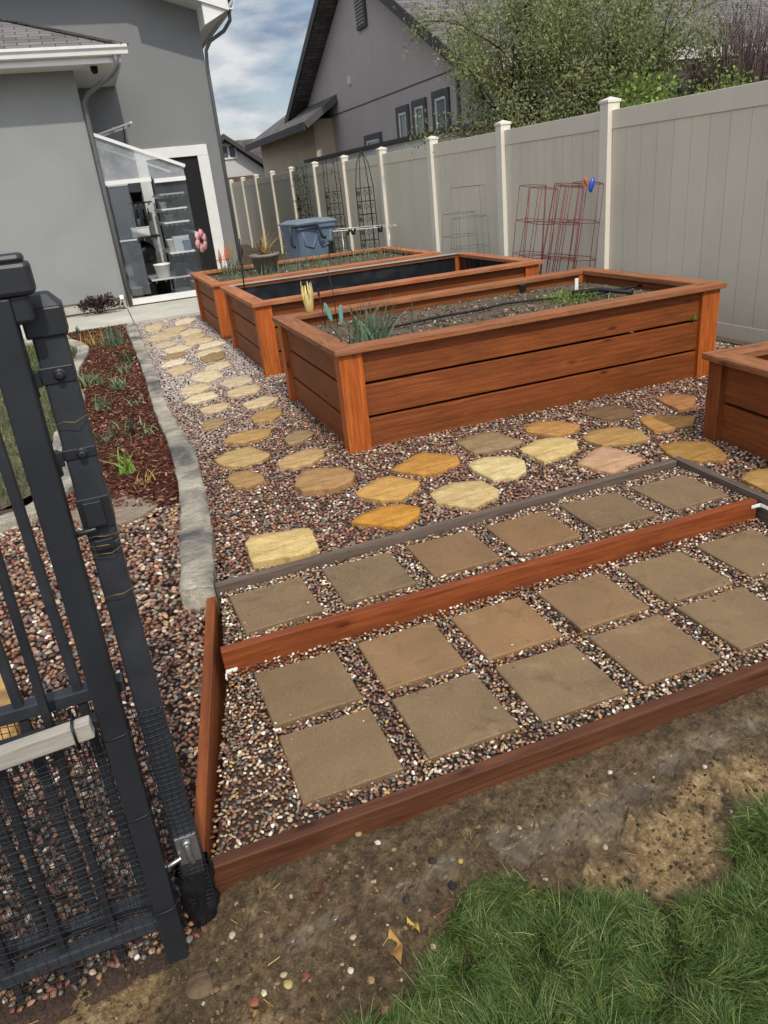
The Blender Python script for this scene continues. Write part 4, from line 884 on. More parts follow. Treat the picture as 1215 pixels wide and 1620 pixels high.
mb = MB(); mb.box((.19, -.03, (ZB + ZD) / 2), (.29, .004, ZD - ZB - .1)); mb.build('door_pane', M['poly'], gh)
mb = MB(); mb.box((.33, -.055, 1.0), (.05, .03, .03)); mb.box((.37, -.06, 1.0), (.02, .02, .05)); mb.build('door_handle', M['dark'], gh)
# opened roof vent above
mb = MB(); mb.beam((.35, .5, ZH + .10), (.35, 1.1, ZH + .10), .05, .02); mb.beam((.05, .5, ZH + .02), (.62, .5, ZH + .16), .03, .025); mb.beam((.05, 1.1, ZH + .02), (.62, 1.1, ZH + .16), .03, .025); mb.beam((.62, .48, ZH + .16), (.62, 1.12, ZH + .16), .03, .03)
mb.build('roof_vent', M['white_paint'], gh)
mb = MB(); mb.tube([(.5, .5, ZH + .13), (.46, .52, ZH - .18)], .01, 6); mb.build('vent_stay', M['iron'], gh)
# things inside
GI = Vector((.06, 11.2, G0))
def shelf(z, x0, x1, y0, y1, label, mat='white_paint', posts=()):
    o = empty('shelf', GI + Vector((x0, y0, z)), label, 'shelf')
    mb = MB(); mb.span(0, x1 - x0, 0, y1 - y0, -.012, .012); mb.build('board', M[mat], o, .003)
    mb = MB()
    for k in range(5): mb.beam(((x1 - x0) * (k + .5) / 5, 0, -.03), ((x1 - x0) * (k + .5) / 5, y1 - y0, -.03), .008, .03)
    mb.build('support_bar', M['steel'], o); return o
shelf(1.60, .80, 1.18, .15, 1.65, 'top white wire shelf in the right half of the glasshouse')
shelf(1.18, .78, 1.18, .15, 1.65, 'middle white wire shelf in the right half of the glasshouse')
shelf(.72, .78, 1.18, .15, 1.65, 'low white shelf behind the pink flower in the glasshouse')
shelf(.98, .20, .74, .9, 1.5, 'dark potting bench board in the left half of the glasshouse', 'iron')
shelf(1.52, .35, .74, 1.2, 1.6, 'small high shelf holding a black kettle pot in the glasshouse', 'iron')
def potlike(name, c, r, h, mat, label, cat, lip=True):
    mb = MB(); pr = [(.001, 0), (r * .78, 0), (r, h), (r * 1.06, h), (r * 1.06, h * .93)] if lip else [(.001, 0), (r, 0), (r, h)]
    mb.lathe([(.001, 0), (r * .78, 0), (r * .99, h * .88), (r * 1.07, h * .88), (r * 1.07, h), (r * .95, h), (r * .9, h * .7), (.001, h * .68)], (0, 0, 0), 18); o = mb.build(name, M[mat]); o.location = GI + Vector(c); return tag(o, label, cat)
potlike('plant_pot', (.98, .35, 1.613), .11, .16, 'plastic_black', 'black plant pot on the top white wire shelf', 'plant pot')
potlike('plant_pot', (1.02, .62, 1.613), .09, .13, 'bin_dark', 'slate plant pot on the top white wire shelf, deeper in', 'plant pot')
potlike('plant_pot', (.88, .3, 1.193), .07, .11, 'pot', 'small taupe pot on the middle white wire shelf', 'plant pot')
potlike('bucket', (.9, .4, .735), .12, .2, 'white_plastic', 'white bucket on the low white shelf in the glasshouse', 'bucket')
potlike('bucket', (1.06, .3, .735), .07, .15, 'bin_dark', 'small dark pail beside the white bucket in the glasshouse', 'bucket')
potlike('plant_pot', (.35, .5, .0), .14, .3, 'plastic_black', 'tall black pot on the glasshouse floor by the door', 'plant pot')
potlike('plant_pot', (.58, .8, .0), .17, .34, 'plastic_black', 'wide black pot on the glasshouse floor below the bench', 'plant pot')
potlike('kettle_pot', (.52, 1.35, 1.535), .1, .16, 'plastic_black', 'black kettle pot on the small high shelf', 'pot')
potlike('plant_pot', (.14, .4, .0), .1, .26, 'pot', 'taupe pot on the glasshouse floor behind the door', 'plant pot')
o = blades('seedling_tray', [(.98 + random.Random(i).uniform(-.15, .15), .5 + random.Random(i + 900).uniform(-.3, .3), 1.2) for i in range(260)], M['leaf_dark'], .04, .1, .01, .8, 77); o.location = GI; tag(o, 'tray of green seedlings on the middle white wire shelf', 'seedlings')
shelf(1.38, .78, 1.18, .15, 1.65, 'fourth white wire shelf, between the top and the middle one in the glasshouse')
shelf(.34, .40, 1.15, .2, 1.5, 'lowest grey shelf near the glasshouse floor', 'alu')
potlike('plant_pot', (1.0, .3, 1.393), .08, .12, 'plastic_black', 'black plant pot on the fourth white wire shelf', 'plant pot')
potlike('plant_pot', (.85, .45, 1.393), .06, .1, 'white_plastic', 'small white pot on the fourth white wire shelf', 'plant pot')
potlike('plant_pot', (1.08, .8, 1.193), .08, .13, 'bin', 'blue grey pot at the back of the middle white wire shelf', 'plant pot')
potlike('bucket', (.62, .35, .355), .13, .22, 'white_plastic', 'white tub on the lowest grey shelf', 'bucket')
potlike('plant_pot', (.9, .3, .355), .12, .2, 'plastic_black', 'black pot on the lowest grey shelf', 'plant pot')
for k_, (c_, d_, mt, lb_, cn) in enumerate((((1.0, .35, .84), (.26, .2, .22), 'alu', 'grey storage box on the low white shelf', 'box'), ((1.08, .25, .80), (.12, .1, .16), 'bin', 'blue box at the right end of the low white shelf', 'box'), ((.45, 1.2, 1.06), (.3, .2, .14), 'white_plastic', 'white tray standing on the dark potting bench', 'tray'))):
    t = empty('storage_box', GI + Vector(c_), lb_, cn); mb = MB(); mb.box((0, 0, 0), d_); mb.build('body', M[mt], t, .01); mb = MB(); mb.box((0, 0, d_[2] / 2 + .008), (d_[0] * 1.06, d_[1] * 1.06, .014)); mb.build('lid', M[mt], t, .003)
mb = MB(); mb.blob((0, 0, 0), (.42, .4, .36), 8, .35, 6); o = mb.build('bag_pile', M['plastic_black']); o.location = GI + Vector((.42, 1.2, .72)); tag(o, 'black bag heaped under the potting bench in the glasshouse', 'bag')
mb = MB(); mb.blob((0, 0, 0), (.36, .4, .3), 12, .35, 6); o = mb.build('bag_pile', M['bin_dark']); o.location = GI + Vector((.5, 1.25, .16)); tag(o, 'slate bag lying on the glasshouse floor behind the pots', 'bag')
for k, (x, h) in enumerate(((.40, .26), (.49, .30), (.60, .34), (.68, .22))):
    t = empty('trowel', GI + Vector((x, 1.62, 1.42)), ['short handled trowel hanging first from the door in the glasshouse', 'narrow hand fork hanging between trowel and long scoop', 'long black scoop hanging near the mullion in the glasshouse', 'small green trowel hanging last at the mullion'][k], 'garden tool', 'garden tools hanging in the glasshouse')
    mb = MB(); mb.tube([(0, 0, 0), (0, 0, -h * .5)], .011, 8); mb.build('handle', M['dark'], t)
    mb = MB(); mb.add([(-.03, 0, -h * .5), (.03, 0, -h * .5), (.028, .01, -h * .85), (0, .012, -h), (-.028, .01, -h * .85)], [(0, 1, 2, 3, 4), (4, 3, 2, 1, 0)]); mb.build('blade', M['teal' if k == 3 else 'steel' if k == 1 else 'iron'], t)

# pink metal flower
fl = empty('metal_flower', tuple(gy(317, 400, 11.0)), 'large pink metal flower ornament in front of the glasshouse', 'garden ornament'); fl.rotation_euler[2] = R(50)
c0 = gy(317, 381, 11.0) - Vector(fl.location)
for k in range(6):
    a = 2 * math.pi * k / 6 + .3; mb = MB(); ca, sa = math.cos(a), math.sin(a); P = []
    for t, w in ((.03, .03), (.07, .062), (.12, .078), (.175, .035)):
        for s in (-1, 1): P.append(c0 + Vector((ca * t - sa * w * s, -.02 - .03 * math.sin(t * 15), sa * t + ca * w * s)))
    mb.add(P, [(0, 2, 3, 1), (2, 4, 5, 3), (4, 6, 7, 5)], None, True); o = mb.build('petal', M['pink'], fl); m_ = o.modifiers.new('thick', 'SOLIDIFY'); m_.thickness = .003
mb = MB(); mb.lathe([(.001, .02), (.03, .015), (.04, 0), (.001, 0)], c0 + Vector((0, -.045, 0)), 14, Matrix.Rotation(R(90), 3, 'X')); mb.build('flower_centre', M['dark'], fl)
mb = MB(); mb.tube([c0, c0 + Vector((0, .01, -c0.z - fl.location.z + .1))], .006, 6); mb.build('stem', M['iron'], fl)

# ================================================================ NEIGHBOUR HOUSE
nb = empty('gabled_house', (6.5, 17.1, 0), 'taupe stucco house with steep gable beyond the fence', 'house')
NX, NY = 6.5, 17.1
def rel(x, y, z): return (x - NX, y - NY, z)
def slab(nm, pts, t, mat, parent=nb, vec=(1, 0, 0)):
    """polygon in 3d thickened along vec"""
    n = len(pts); v = Vector(vec) * t; P = [Vector(p) for p in pts]; mb = MB(); mb.add(P + [p + v for p in P], [tuple(range(n))[::-1], tuple(range(n, 2 * n))] + [(i, (i + 1) % n, n + (i + 1) % n, n + i) for i in range(n)]); return mb.build(nm, mat, parent)
ya, yb, ze, zr = 11.5, 22.4, 3.30, 6.12
slab('gable_wall', [rel(NX, ya, 0), rel(NX, yb, 0), rel(NX, yb, 3.5), rel(NX, 17.0, zr), rel(NX, ya, ze)], .25, M['stucco2'])
mb = MB(); mb.span(.25, 14, ya - NY, ya - NY + .2, 0, 3.2); mb.build('rear_wall', M['stucco2'], nb)
# recessed porch wall tones
mb = MB(); mb.span(.02, .5, ya - NY - .03, ya - NY - .005, 0, 3.0); mb.build('corner_board', M['white_paint'], nb)
mb = MB(); mb.span(.55, 1.0, ya - NY - .05, ya - NY - .006, 0, 2.9); mb.build('side_panel', M['stucco3'], nb)
mb = MB(); mb.span(1.8, 3.1, ya - NY - .04, ya - NY - .007, 1.5, 2.45); mb.build('shade_panel', M['dark'], nb)  # dark panel paints the shade of the porch recess
ov = .45
def roofslab(nm, e1, e2, r1, r2, mat, t=.14):
    mb = MB(); E1, E2, R1, R2 = [Vector(p) for p in (e1, e2, r1, r2)]; nrm = (E2 - E1).cross(R1 - E1).normalized(); nrm = nrm if nrm.z > 0 else -nrm
    b = [p - nrm * t for p in (E1, E2, R2, R1)]; tp = [E1, E2, R2, R1]
    u = (E2 - E1).normalized(); v = (R1 - E1).normalized()
    fs = [(4, 5, 6, 7), (3, 2, 1, 0), (0, 1, 5, 4), (1, 2, 6, 5), (2, 3, 7, 6), (3, 0, 4, 7)]; vs = b + tp
    mb.add(vs, fs, [[((vs[i] - E1).dot(u), (vs[i] - E1).dot(v)) for i in f] for f in fs]); return mb.build(nm, mat, nb)
sl_n = (6.35 - 3.28) / (17.05 - 10.95)
roofslab('near_roof', rel(NX - ov, 10.9, 3.20), rel(20, 10.9, 3.20), rel(NX - ov, 17.05, 6.34), rel(20, 17.05, 6.34), M['shingle2'])
roofslab('far_roof', rel(20, 23.0, 3.42), rel(NX - ov, 23.0, 3.42), rel(20, 17.05, 6.34), rel(NX - ov, 17.05, 6.34), M['shingle2'])
mb = MB()
for a, b in (((-ov - .02, 10.88, 3.15), (-ov - .02, 17.05, 6.30)), ((-ov - .02, 23.02, 3.38), (-ov - .02, 17.05, 6.30))): mb.beam((a[0], a[1] - NY, a[2] - .05), (b[0], b[1] - NY, b[2] - .05), .03, .2)
mb.build('rake_board', M['fascia_dark'], nb)
mb = MB(); mb.span(-ov, 14, 10.86 - NY, 10.895 - NY, 3.02, 3.2); mb.build('eave_fascia', M['white_paint'], nb)
def nwin(y0, y1, z0, z1, label=None):
    f = MB(); d = -.05; t = .12
    f.span(d, -.003, y0 - t - NY, y1 + t - NY, z1, z1 + t); f.span(d, -.003, y0 - t - NY, y1 + t - NY, z0 - t, z0); f.span(d, -.003, y0 - t - NY, y0 - NY, z0 + .001, z1 - .001); f.span(d, -.003, y1 - NY, y1 + t - NY, z0 + .001, z1 - .001)
    fo = f.build('window', M['grey_trim'], nb)
    g = MB(); s = .05
    for a in ((y0 + .002, y0 + s), (y1 - s, y1 - .002)): g.span(-.04, -.004, a[0] - NY, a[1] - NY, z0 + .002, z1 - .002)
    g.span(-.04, -.004, y0 + s - NY, y1 - s - NY, z0 + .002, z0 + s); g.span(-.04, -.004, y0 + s - NY, y1 - s - NY, z1 - s, z1 - .002); g.build('frame', M['white_paint'], fo)
    p = MB(); p.span(-.015, -.004, y0 + s - NY, y1 - s - NY, z0 + s, z1 - s); p.build('pane', M['glass_dark'], fo)
nwin(14.48, 14.92, 1.7, 2.82); nwin(13.58, 14.03, 1.7, 2.84); nwin(12.52, 13.02, 2.28, 2.88); nwin(16.2, 17.1, 1.7, 2.45)
mb = MB(); mb.span(-.06, -.004, 16.35 - NY, 16.95 - NY, 4.70, 5.6); lo = mb.build('gable_vent', M['grey_trim'], nb)
mb = MB()
for k in range(12): mb.box((-.072, 16.65 - NY, 4.78 + k * .068), (.03, .46, .03), Matrix.Rotation(R(-35), 3, 'Y'))
mb.build('louvre', M['stucco2'], lo)
mb = MB(); mb.span(-.05, -.003, 17.86 - NY, 17.98 - NY, 3.76, 3.93); mb.build('wall_lamp', M['white_paint'], nb)
mb = MB(); mb.span(-.012, -.002, ya - NY, yb - NY, 3.235, 3.255); mb.build('wall_seam', M['grey_trim'], nb)
mb = MB(); mb.tube([(-.04, ya + .5 - NY, 0), (-.04, ya + .5 - NY, 3.1)], .035, 8); mb.build('downspout', M['downspout'], nb)
# lower wing
mb = MB(); mb.span(-.55, 3, 19.7 - NY, 26.5 - NY, 0, 3.2); mb.build('wing_wall', M['stucco3'], nb)
wr = MB(); 
roofslab('wing_roof', rel(5.55, 27, 3.12), rel(5.55, 19.1, 3.12), rel(7.4, 24.5, 4.25), rel(7.4, 19.1, 4.25), M['shingle2'], .13)
mb = MB(); mb.span(5.5 - NX, 5.545 - NX, 19.08 - NY, 27 - NY, 2.93, 3.12); mb.build('wing_fascia', M['fascia_dark'], nb)
mb = MB(); mb.beam(rel(5.56, 19.08, 3.04), rel(6.48, 19.08, 3.60), .03, .16); mb.build('wing_rake', M['grey_trim'], nb)
nwin_ = None

# trailer / shed roof beyond the fence
sh = empty('low_shed', (4.75, 8.5, 0), 'low shed with dark roof edge and white side just behind the fence', 'shed')
mb = MB(); mb.span(.25, 1.3, 9.3 - 8.5, 17.2 - 8.5, 0, 2.105); mb.build('wall', M['white_paint'], sh)
mb = MB(); mb.span(.18, 1.4, 9.1 - 8.5, 17.4 - 8.5, 2.11, 2.175); mb.build('roof', M['fascia_dark'], sh)

# pale house far behind
pw = empty('pale_house', (5.0, 34, 0), 'pale gabled house far behind the end of the fence', 'house')
A = gy(345, 222, 34); B = gy(430, 290, 34); 
zt_, zb_ = gy(352, 222, 34).z, gy(420, 272, 34).z
xa, xb = gy(300, 230, 34).x - 5, gy(425, 275, 34).x - 5; xc = gy(352, 222, 34).x - 5
mb = MB(); mb.add([(xa, 0, 0), (xb, 0, 0), (xb, 0, zb_), (xc, 0, zt_), (xa, 0, zb_), (xa, 6, 0), (xb, 6, 0), (xb, 6, zb_), (xc, 6, zt_), (xa, 6, zb_)], [(0, 1, 2, 3, 4), (9, 8, 7, 6, 5), (0, 5, 6, 1), (1, 6, 7, 2), (2, 7, 8, 3), (3, 8, 9, 4), (4, 9, 5, 0)]); mb.build('wall', M['stucco_white'], pw)
mb = MB()
for s in (1, -1):
    ex_, ez_ = (xb + .5 if s > 0 else xa - .5), zb_ - .28
    mb.hexa([(xc, -.5, zt_ + .02), (ex_, -.5, ez_), (ex_, 6.4, ez_), (xc, 6.4, zt_ + .02), (xc, -.5, zt_ + .22), (ex_, -.5, ez_ + .2), (ex_, 6.4, ez_ + .2), (xc, 6.4, zt_ + .22)])
mb.build('roof', M['fascia_dark'], pw)
mb = MB(); mb.span(xc - 4, xb + 6, 6.5, 7, zb_ - 1, zt_ + .35); mb.build('main_roof', M['shingle2'], pw)
wc = gy(361, 240, 34); mb = MB(); mb.span(wc.x - 5 - .35, wc.x - 5 + .35, -.06, -.003, wc.z - .3, wc.z + .3); f_ = mb.build('window', M['white_paint'], pw)
mb = MB()
for s in (-1, 1): mb.span(wc.x - 5 + s * .16 - .12, wc.x - 5 + s * .16 + .12, -.075, -.062, wc.z - .22, wc.z + .22)
mb.build('pane', M['glass_dark'], f_)
mb = MB(); mb.span(xa, xb + 1.5, -1.2, -.8, 0, gy(370, 280, 33).z); 
o = mb.build('board_fence', M['wood_grey']); o.location = (5.0, 34, 0); tag(o, 'dark board fence in front of the far pale house', 'fence')

# ================================================================ TREES AND SHRUBS
def leaf_cluster(mb, p, n, r, ln, wd, rg, drop=0):
    for _ in range(n):
        q = p + Vector((rg.gauss(0, r), rg.gauss(0, r), rg.gauss(0, r))); d = Vector((rg.gauss(0, 1), rg.gauss(0, 1), rg.gauss(0, 1) + drop)).normalized(); s = d.orthogonal().normalized(); s = Matrix.Rotation(rg.uniform(0, 6.28), 3, d) @ s
        L = ln * rg.uniform(.6, 1.3); w = wd * rg.uniform(.7, 1.2)
        mb.add([q, q + d * L * .5 + s * w, q + d * L, q + d * L * .5 - s * w], [(0, 1, 2, 3)])
def tree(name, loc, height, spread, label, leafmat, seed, stems=4, per=9, ln=.06, wd=.014, levels=4, lean=(0, 0), leafr=.09, first=.25, trunk_r=.07, sub=3):
    rg = random.Random(seed); t = empty(name, loc, label, 'tree' if 'tree' in name else 'shrub'); tb = MB(); lb = MB()
    def grow(p, d, L, r, lev):
        n = 5; pts = [p]; dd = d.copy(); q = p.copy()
        for i in range(n):
            dd = (dd + Vector((rg.gauss(0, .12), rg.gauss(0, .12), rg.gauss(0, .08) + .03))).normalized(); q = q + dd * L / n; pts.append(q.copy())
            if lev <= 2: leaf_cluster(lb, q, per if lev <= 1 else per // 3, leafr, ln, wd, rg, .3)
        tb.tube(pts, r, 6 if lev > 1 else 4, r2=r * .55)
        if lev > 0:
            for k in range(sub if lev < levels else sub + 1):
                i = rg.randint(2, n); b = Vector(pts[i]); a = rg.uniform(0, 6.28); side = dd.orthogonal().normalized(); side = Matrix.Rotation(a, 3, dd) @ side
                nd = (dd * .75 + side * rg.uniform(.5, .95)).normalized(); grow(b, nd, L * rg.uniform(.6, .8), r * .5, lev - 1)
    for s in range(stems):
        a = 2 * math.pi * (s + rg.random() * .5) / stems; d = Vector((math.cos(a) * spread / height * .9 + lean[0], math.sin(a) * spread / height * .9 + lean[1], 1)).normalized()
        grow(Vector((math.cos(a) * .05, math.sin(a) * .05, 0)), d, height * .42, trunk_r, levels)
    tb.build('trunk', M['bark'], t); lb.build('crown', M[leafmat], t); return t
tree('leafy_tree', (6.25, 9.2, .9), 3.7, 1.75, 'airy grey green tree with several leaning stems behind the fence', 'leaf_tree', 5, stems=5, per=8, ln=.055, wd=.012, levels=4, leafr=.085, trunk_r=.05, lean=(.03, -.04), sub=3)
tree('leafy_tree', (6.9, 8.6, .8), 3.7, 1.5, 'second grey green tree crown merging behind the first one', 'leaf_tree', 9, stems=5, per=8, ln=.055, wd=.012, levels=4, leafr=.09, trunk_r=.045, sub=3)
def shrub(name, loc, size, n, label, mat, seed, ln=.07, wd=.022, twigs=40, dens=1):
    rg = random.Random(seed); t = empty(name, loc, label, 'shrub'); lb = MB(); tb = MB()
    for _ in range(twigs):
        a = rg.uniform(0, 6.28); e = Vector((math.cos(a) * size[0] * rg.uniform(.1, 1), math.sin(a) * size[1] * rg.uniform(.1, 1), size[2] * rg.uniform(.45, 1) * (1 - .0))); k = (e.x / size[0]) ** 2 + (e.y / size[1]) ** 2; e.z *= (1 - .45 * k)
        st = Vector((e.x * .25, e.y * .25, 0)); m = st.lerp(e, .5) + Vector((0, 0, size[2] * .12)); tb.tube([st, m, e], .012 * size[2], 4, r2=.003)
        for i in range(n // twigs):
            t_ = rg.uniform(.25, 1) ** .7; q = st.lerp(m, t_ * 2) if t_ < .5 else m.lerp(e, t_ * 2 - 1); leaf_cluster(lb, q, 1, .07 * max(size), ln, wd, rg, .4)
    tb.build('stems', M['bark'], t); lb.build('foliage', M[mat], t); return t
shrub('evergreen_shrub', (8.6, 9.6, 1.0), (2.0, 1.0, 1.9), 9000, 'dark evergreen hedge behind the trees beyond the fence', 'leaf_dark', 3, .09, .03, 90)
shrub('evergreen_shrub', (6.3, 10.2, .8), (1.0, .6, 1.65), 5000, 'dark green shrub in front of the gabled house wall', 'leaf_dark', 4, .08, .028, 60)
shrub('bright_shrub', (6.35, 6.9, .9), (.75, .5, 1.58), 5200, 'bright yellow green shrub peeking over the fence', 'leaf_bright', 6, .06, .024, 60)
shrub('bright_shrub', (7.3, 6.4, .9), (.8, .45, 1.5), 4600, 'lower bright green shrub at the right behind the fence', 'leaf_bright', 8, .05, .022, 60)
def twiggy(loc, size, n, label, seed):
    rg = random.Random(seed); t = empty('twiggy_shrub', loc, label, 'shrub'); tb = MB(); lb = MB()
    for _ in range(n):
        a = rg.uniform(0, 6.28); r = rg.random() ** .5; e = Vector((math.cos(a) * size[0] * r, math.sin(a) * size[1] * r, size[2] * rg.uniform(.7, 1.05) * (1 - .25 * r * r))); st = Vector((e.x * .4, e.y * .4, 0))
        m = st.lerp(e, .5) + Vector((rg.gauss(0, .05), rg.gauss(0, .05), .1)); tb.tube([st, m, e], .008, 3, r2=.003)
        for k in range(4): b = m.lerp(e, rg.random()); tb.tube([b, b + Vector((rg.gauss(0, .13), rg.gauss(0, .13), rg.uniform(.1, .3)))], .004, 3, r2=.002)
    tb.build('twigs', M['leaf_purple'], t); return t
twiggy((8.45, 7.3, .7), (.95, .6, 2.5), 620, 'purple brown bare twiggy shrub at the far right behind the fence', 5)
shrub('burgundy_shrub', tuple(Vector((gz(158, 492, G0 + .05).x, 10.75, G0 + .03))), (.33, .2, .30), 900, 'small burgundy leaved shrub against the house wall', 'leaf_burgundy', 14, .05, .017, 26)

# planting bed clumps
def clump(u, v, h, n, label, mat='leaf_lily', w=.02, spread=1.6, r=.03, seed=0, z=None, name='lily_clump', cat='plant', loc=None, seg=4):
    p = Vector(loc) if loc else gz(u, v, G0 + .01 if z is None else z); rg = random.Random(seed + int(u)); t = empty(name, tuple(p), label, cat)
    pts = [(rg.gauss(0, r), rg.gauss(0, r), 0) for _ in range(n)]; o = blades('leaves', pts, M[mat], h * .5, h, w, spread, seed + 5, t, seg); return t
clump(123, 530, .16, 12, 'small spiky dark plant at the end of the concrete walk', 'leaf_dark', .02, .8)
clump(183, 545, .28, 60, 'full dark green grassy clump near the concrete walk', 'leaf_iris', .018, 1.0, .07)
clump(200, 572, .2, 26, 'smaller dark clump just below the grassy clump by the curb', 'leaf_dark', .018, 1.1, .05)
clump(150, 545, .2, 40, 'dry straw coloured clump near the concrete walk', 'straw', .008, 1.4, .08)
clump(196, 588, .13, 18, 'small grey green sprout in the upper middle of the bed', 'leaf_lily', .014, 1.4, .06)
clump(145, 608, .18, 34, 'broad green lily clump beside the curved pale curb', 'leaf_lily', .024, 1.6, .06)
clump(190, 614, .14, 16, 'pale green upright lily clump in the middle of the bed', 'leaf_lily', .028, 1.0, .03)
clump(163, 645, .15, 28, 'spreading lily clump with drooping leaves left of the bed middle', 'leaf_lily', .018, 1.7, .05)
clump(215, 640, .09, 14, 'tiny sprouting clump close to the curb', 'leaf_lily', .012, 1.5, .05)
clump(190, 682, .12, 26, 'low feathery green clump in the lower middle of the bed', 'leaf_lily', .014, 1.8, .07)
clump(232, 688, .10, 16, 'low green clump beside the black drip stake', 'leaf_lily', .012, 1.6, .05)
clump(165, 702, .10, 18, 'grey green low clump at the left edge of the bed', 'leaf_iris', .012, 1.8, .06)
clump(203, 748, .19, 16, 'bright green lily clump with long leaves at the front of the bed', 'leaf_bright', .026, 1.5, .02)
clump(232, 765, .10, 18, 'thin dry grassy tuft at the front of the bed', 'straw', .006, 1.2, .03)
clump(105, 560, .12, 90, 'grass tuft beside the tip of the pale curb', 'grass', .008, 1.2, .08)
mb = MB(); b = gz(212, 690, G0); mb.tube([Vector((0, 0, 0)), Vector((-.005, .01, .06)), Vector((.02, .03, .12))], .012, 8); o = mb.build('drip_stake', M['drip']); o.location = b; tag(o, 'short black drip hose stub standing in the bark mulch', 'hose')
# solar spot light by the corner
lg = empty('spot_light', tuple(gz(197, 490, G0)), 'small white headed solar spotlight at the house corner', 'garden light')
mb = MB(); mb.tube([(0, 0, 0), (0, 0, .16)], .008, 6); mb.build('stake', M['iron'], lg); mb = MB(); mb.box((0, 0, .19), (.06, .04, .07), Matrix.Rotation(R(-30), 3, 'X')); mb.build('head', M['white_plastic'], lg, .006)

# ================================================================ IN THE PLANTERS
def pz(P, dz): return P
S3 = .708 - .10; S1 = .70 - .07
clump(575, 520, .40, 64, 'tall blue green blade clump in the near corner of the nearest planter', 'leaf_iris', .024, .6, .075, 3, loc=(1.15, 2.62, S3 - .02), name='leek_clump', cat='plant', seg=5)
clump(905, 475, .085, 420, 'low bushy green herb in the nearest planter', 'leaf_bright', .009, 1.6, .11, 4, loc=tuple(gz(905, 474, S3)), name='herb_clump', cat='plant')
t3 = empty('garlic_row', (.79, 6.87, S1), 'thin green shoots filling the farthest planter', 'plants'); t3['kind'] = 'stuff'
blades('shoots', [(x, y, 0) for x, y, z in scatter([(.15, .15), (2.6, .15), (2.6, 1.65), (.15, 1.65)], 520, 61)], M['leaf_iris'], .08, .24, .010, .7, 62, t3)
clump(350, 425, .3, 40, 'dense dark green clump at the left end of the farthest planter', 'leaf_dark', .012, .8, .1, 5, loc=tuple(gz(372, 435, S1)), name='chive_clump')
# dead ornamental grass in pot
pp = gz(423, 432, S1); pt = empty('potted_grass', tuple(pp), 'dry golden ornamental grass in a taupe pot on the farthest planter', 'potted plant')
mb = MB(); mb.lathe([(.001, 0), (.13, 0), (.175, .20), (.19, .20), (.19, .235), (.17, .235), (.165, .19), (.001, .185)], (0, 0, 0), 28); mb.build('pot', M['pot'], pt)
blades('dry_leaves', [(random.Random(i).gauss(0, .02), random.Random(i + 77).gauss(0, .02), .18) for i in range(55)], M['straw'], .16, .42, .009, 1.2, 91, pt, 5)
blades('drooping_leaves', [(random.Random(i).gauss(0, .03), random.Random(i + 7).gauss(0, .03), .18) for i in range(18)], M['leaf_burgundy'], .2, .3, .025, 2.6, 92, pt, 6)
# drip hose in P3
mb = MB(); pts = [gz(u, v, S3 + .03) for u, v in ((600, 522), (680, 504), (760, 490), (800, 480), (850, 474), (930, 468), (1010, 452), (1040, 448))]
mb.tube(pts, .009, 8); o = mb.build('drip_hose', M['drip']); tag(o, 'black drip hose lying along the soil of the nearest planter', 'hose')
mb = MB(); mb.tube([gz(905, 463, S3 + .05), gz(950, 458, S3 + .05), gz(1000, 463, S3 + .04)], .016, 8); o = mb.build('drip_pipe', M['drip']); tag(o, 'short thick black pipe behind the green herb', 'hose')
c = gz(912, 462, S3); mb = MB(); mb.box((0, 0, .05), (.03, .004, .11)); o = mb.build('plant_tag', M['white_plastic']); o.location = c; tag(o, 'white plant tag standing behind the green herb', 'plant tag')
c = gz(827, 462, S3); mb = MB(); mb.box((0, 0, .03), (.05, .03, .06)); o = mb.build('drip_valve', M['plastic_black'], None, .004); o.location = gz(827, 462, S3 + .01); tag(o, 'little black valve standing in the soil of the nearest planter', 'valve')
# weed growing out of the planter front
clump(1099, 503, .05, 30, 'tiny weed growing from the gap in the near planter front', 'leaf_bright', .006, 1.6, .012, 6, loc=(gy(1097, 506, 2.355).x, 2.355, gy(1097, 506, 2.355).z), name='weed')

# metal garden stakes
st1 = gz(493, 515, S3); sk = empty('metal_flower_stake', tuple(st1), 'faded yellow metal flower on a stake in the nearest planter', 'garden ornament')
mb = MB(); mb.tube([(0, 0, 0), (0, 0, .32)], .004, 6); mb.build('stake', M['iron'], sk)
rg = random.Random(3)
for k in range(6):
    a = 2 * math.pi * k / 6; mb = MB(); r0, r1 = .008, .05; P = []
    for zz, rr, w in ((.06, .006, .008), (.13, .022, .020), (.19, .034, .020), (.235 + .03 * rg.random(), .042, .010), (.29 + .05 * rg.random(), .036, .002)):
        for s in (-1, 1): P.append(Vector((math.cos(a) * rr - math.sin(a) * w * s, math.sin(a) * rr + math.cos(a) * w * s, zz)))
    mb.add(P, [(0, 2, 3, 1), (2, 4, 5, 3), (4, 6, 7, 5), (6, 8, 9, 7)], None, True); o = mb.build('petal', M['yellow_metal'], sk); q = o.modifiers.new('thick', 'SOLIDIFY'); q.thickness = .002
mb = MB(); mb.lathe([(.001, -.01), (.014, .0), (.018, .05), (.001, .07)], (0, 0, 0), 10); mb.build('cone', M['ltblue'], sk)
p2 = gz(535, 520, S3); t = empty('teal_leaf_stake', tuple(p2), 'teal metal leaves on a thin stake among the blue green blades', 'garden ornament')
mb = MB(); mb.tube([(0, 0, -.02), (-.005, 0, .25), (-.02, .02, .42)], .003, 6); mb.build('stake', M['iron'], t)
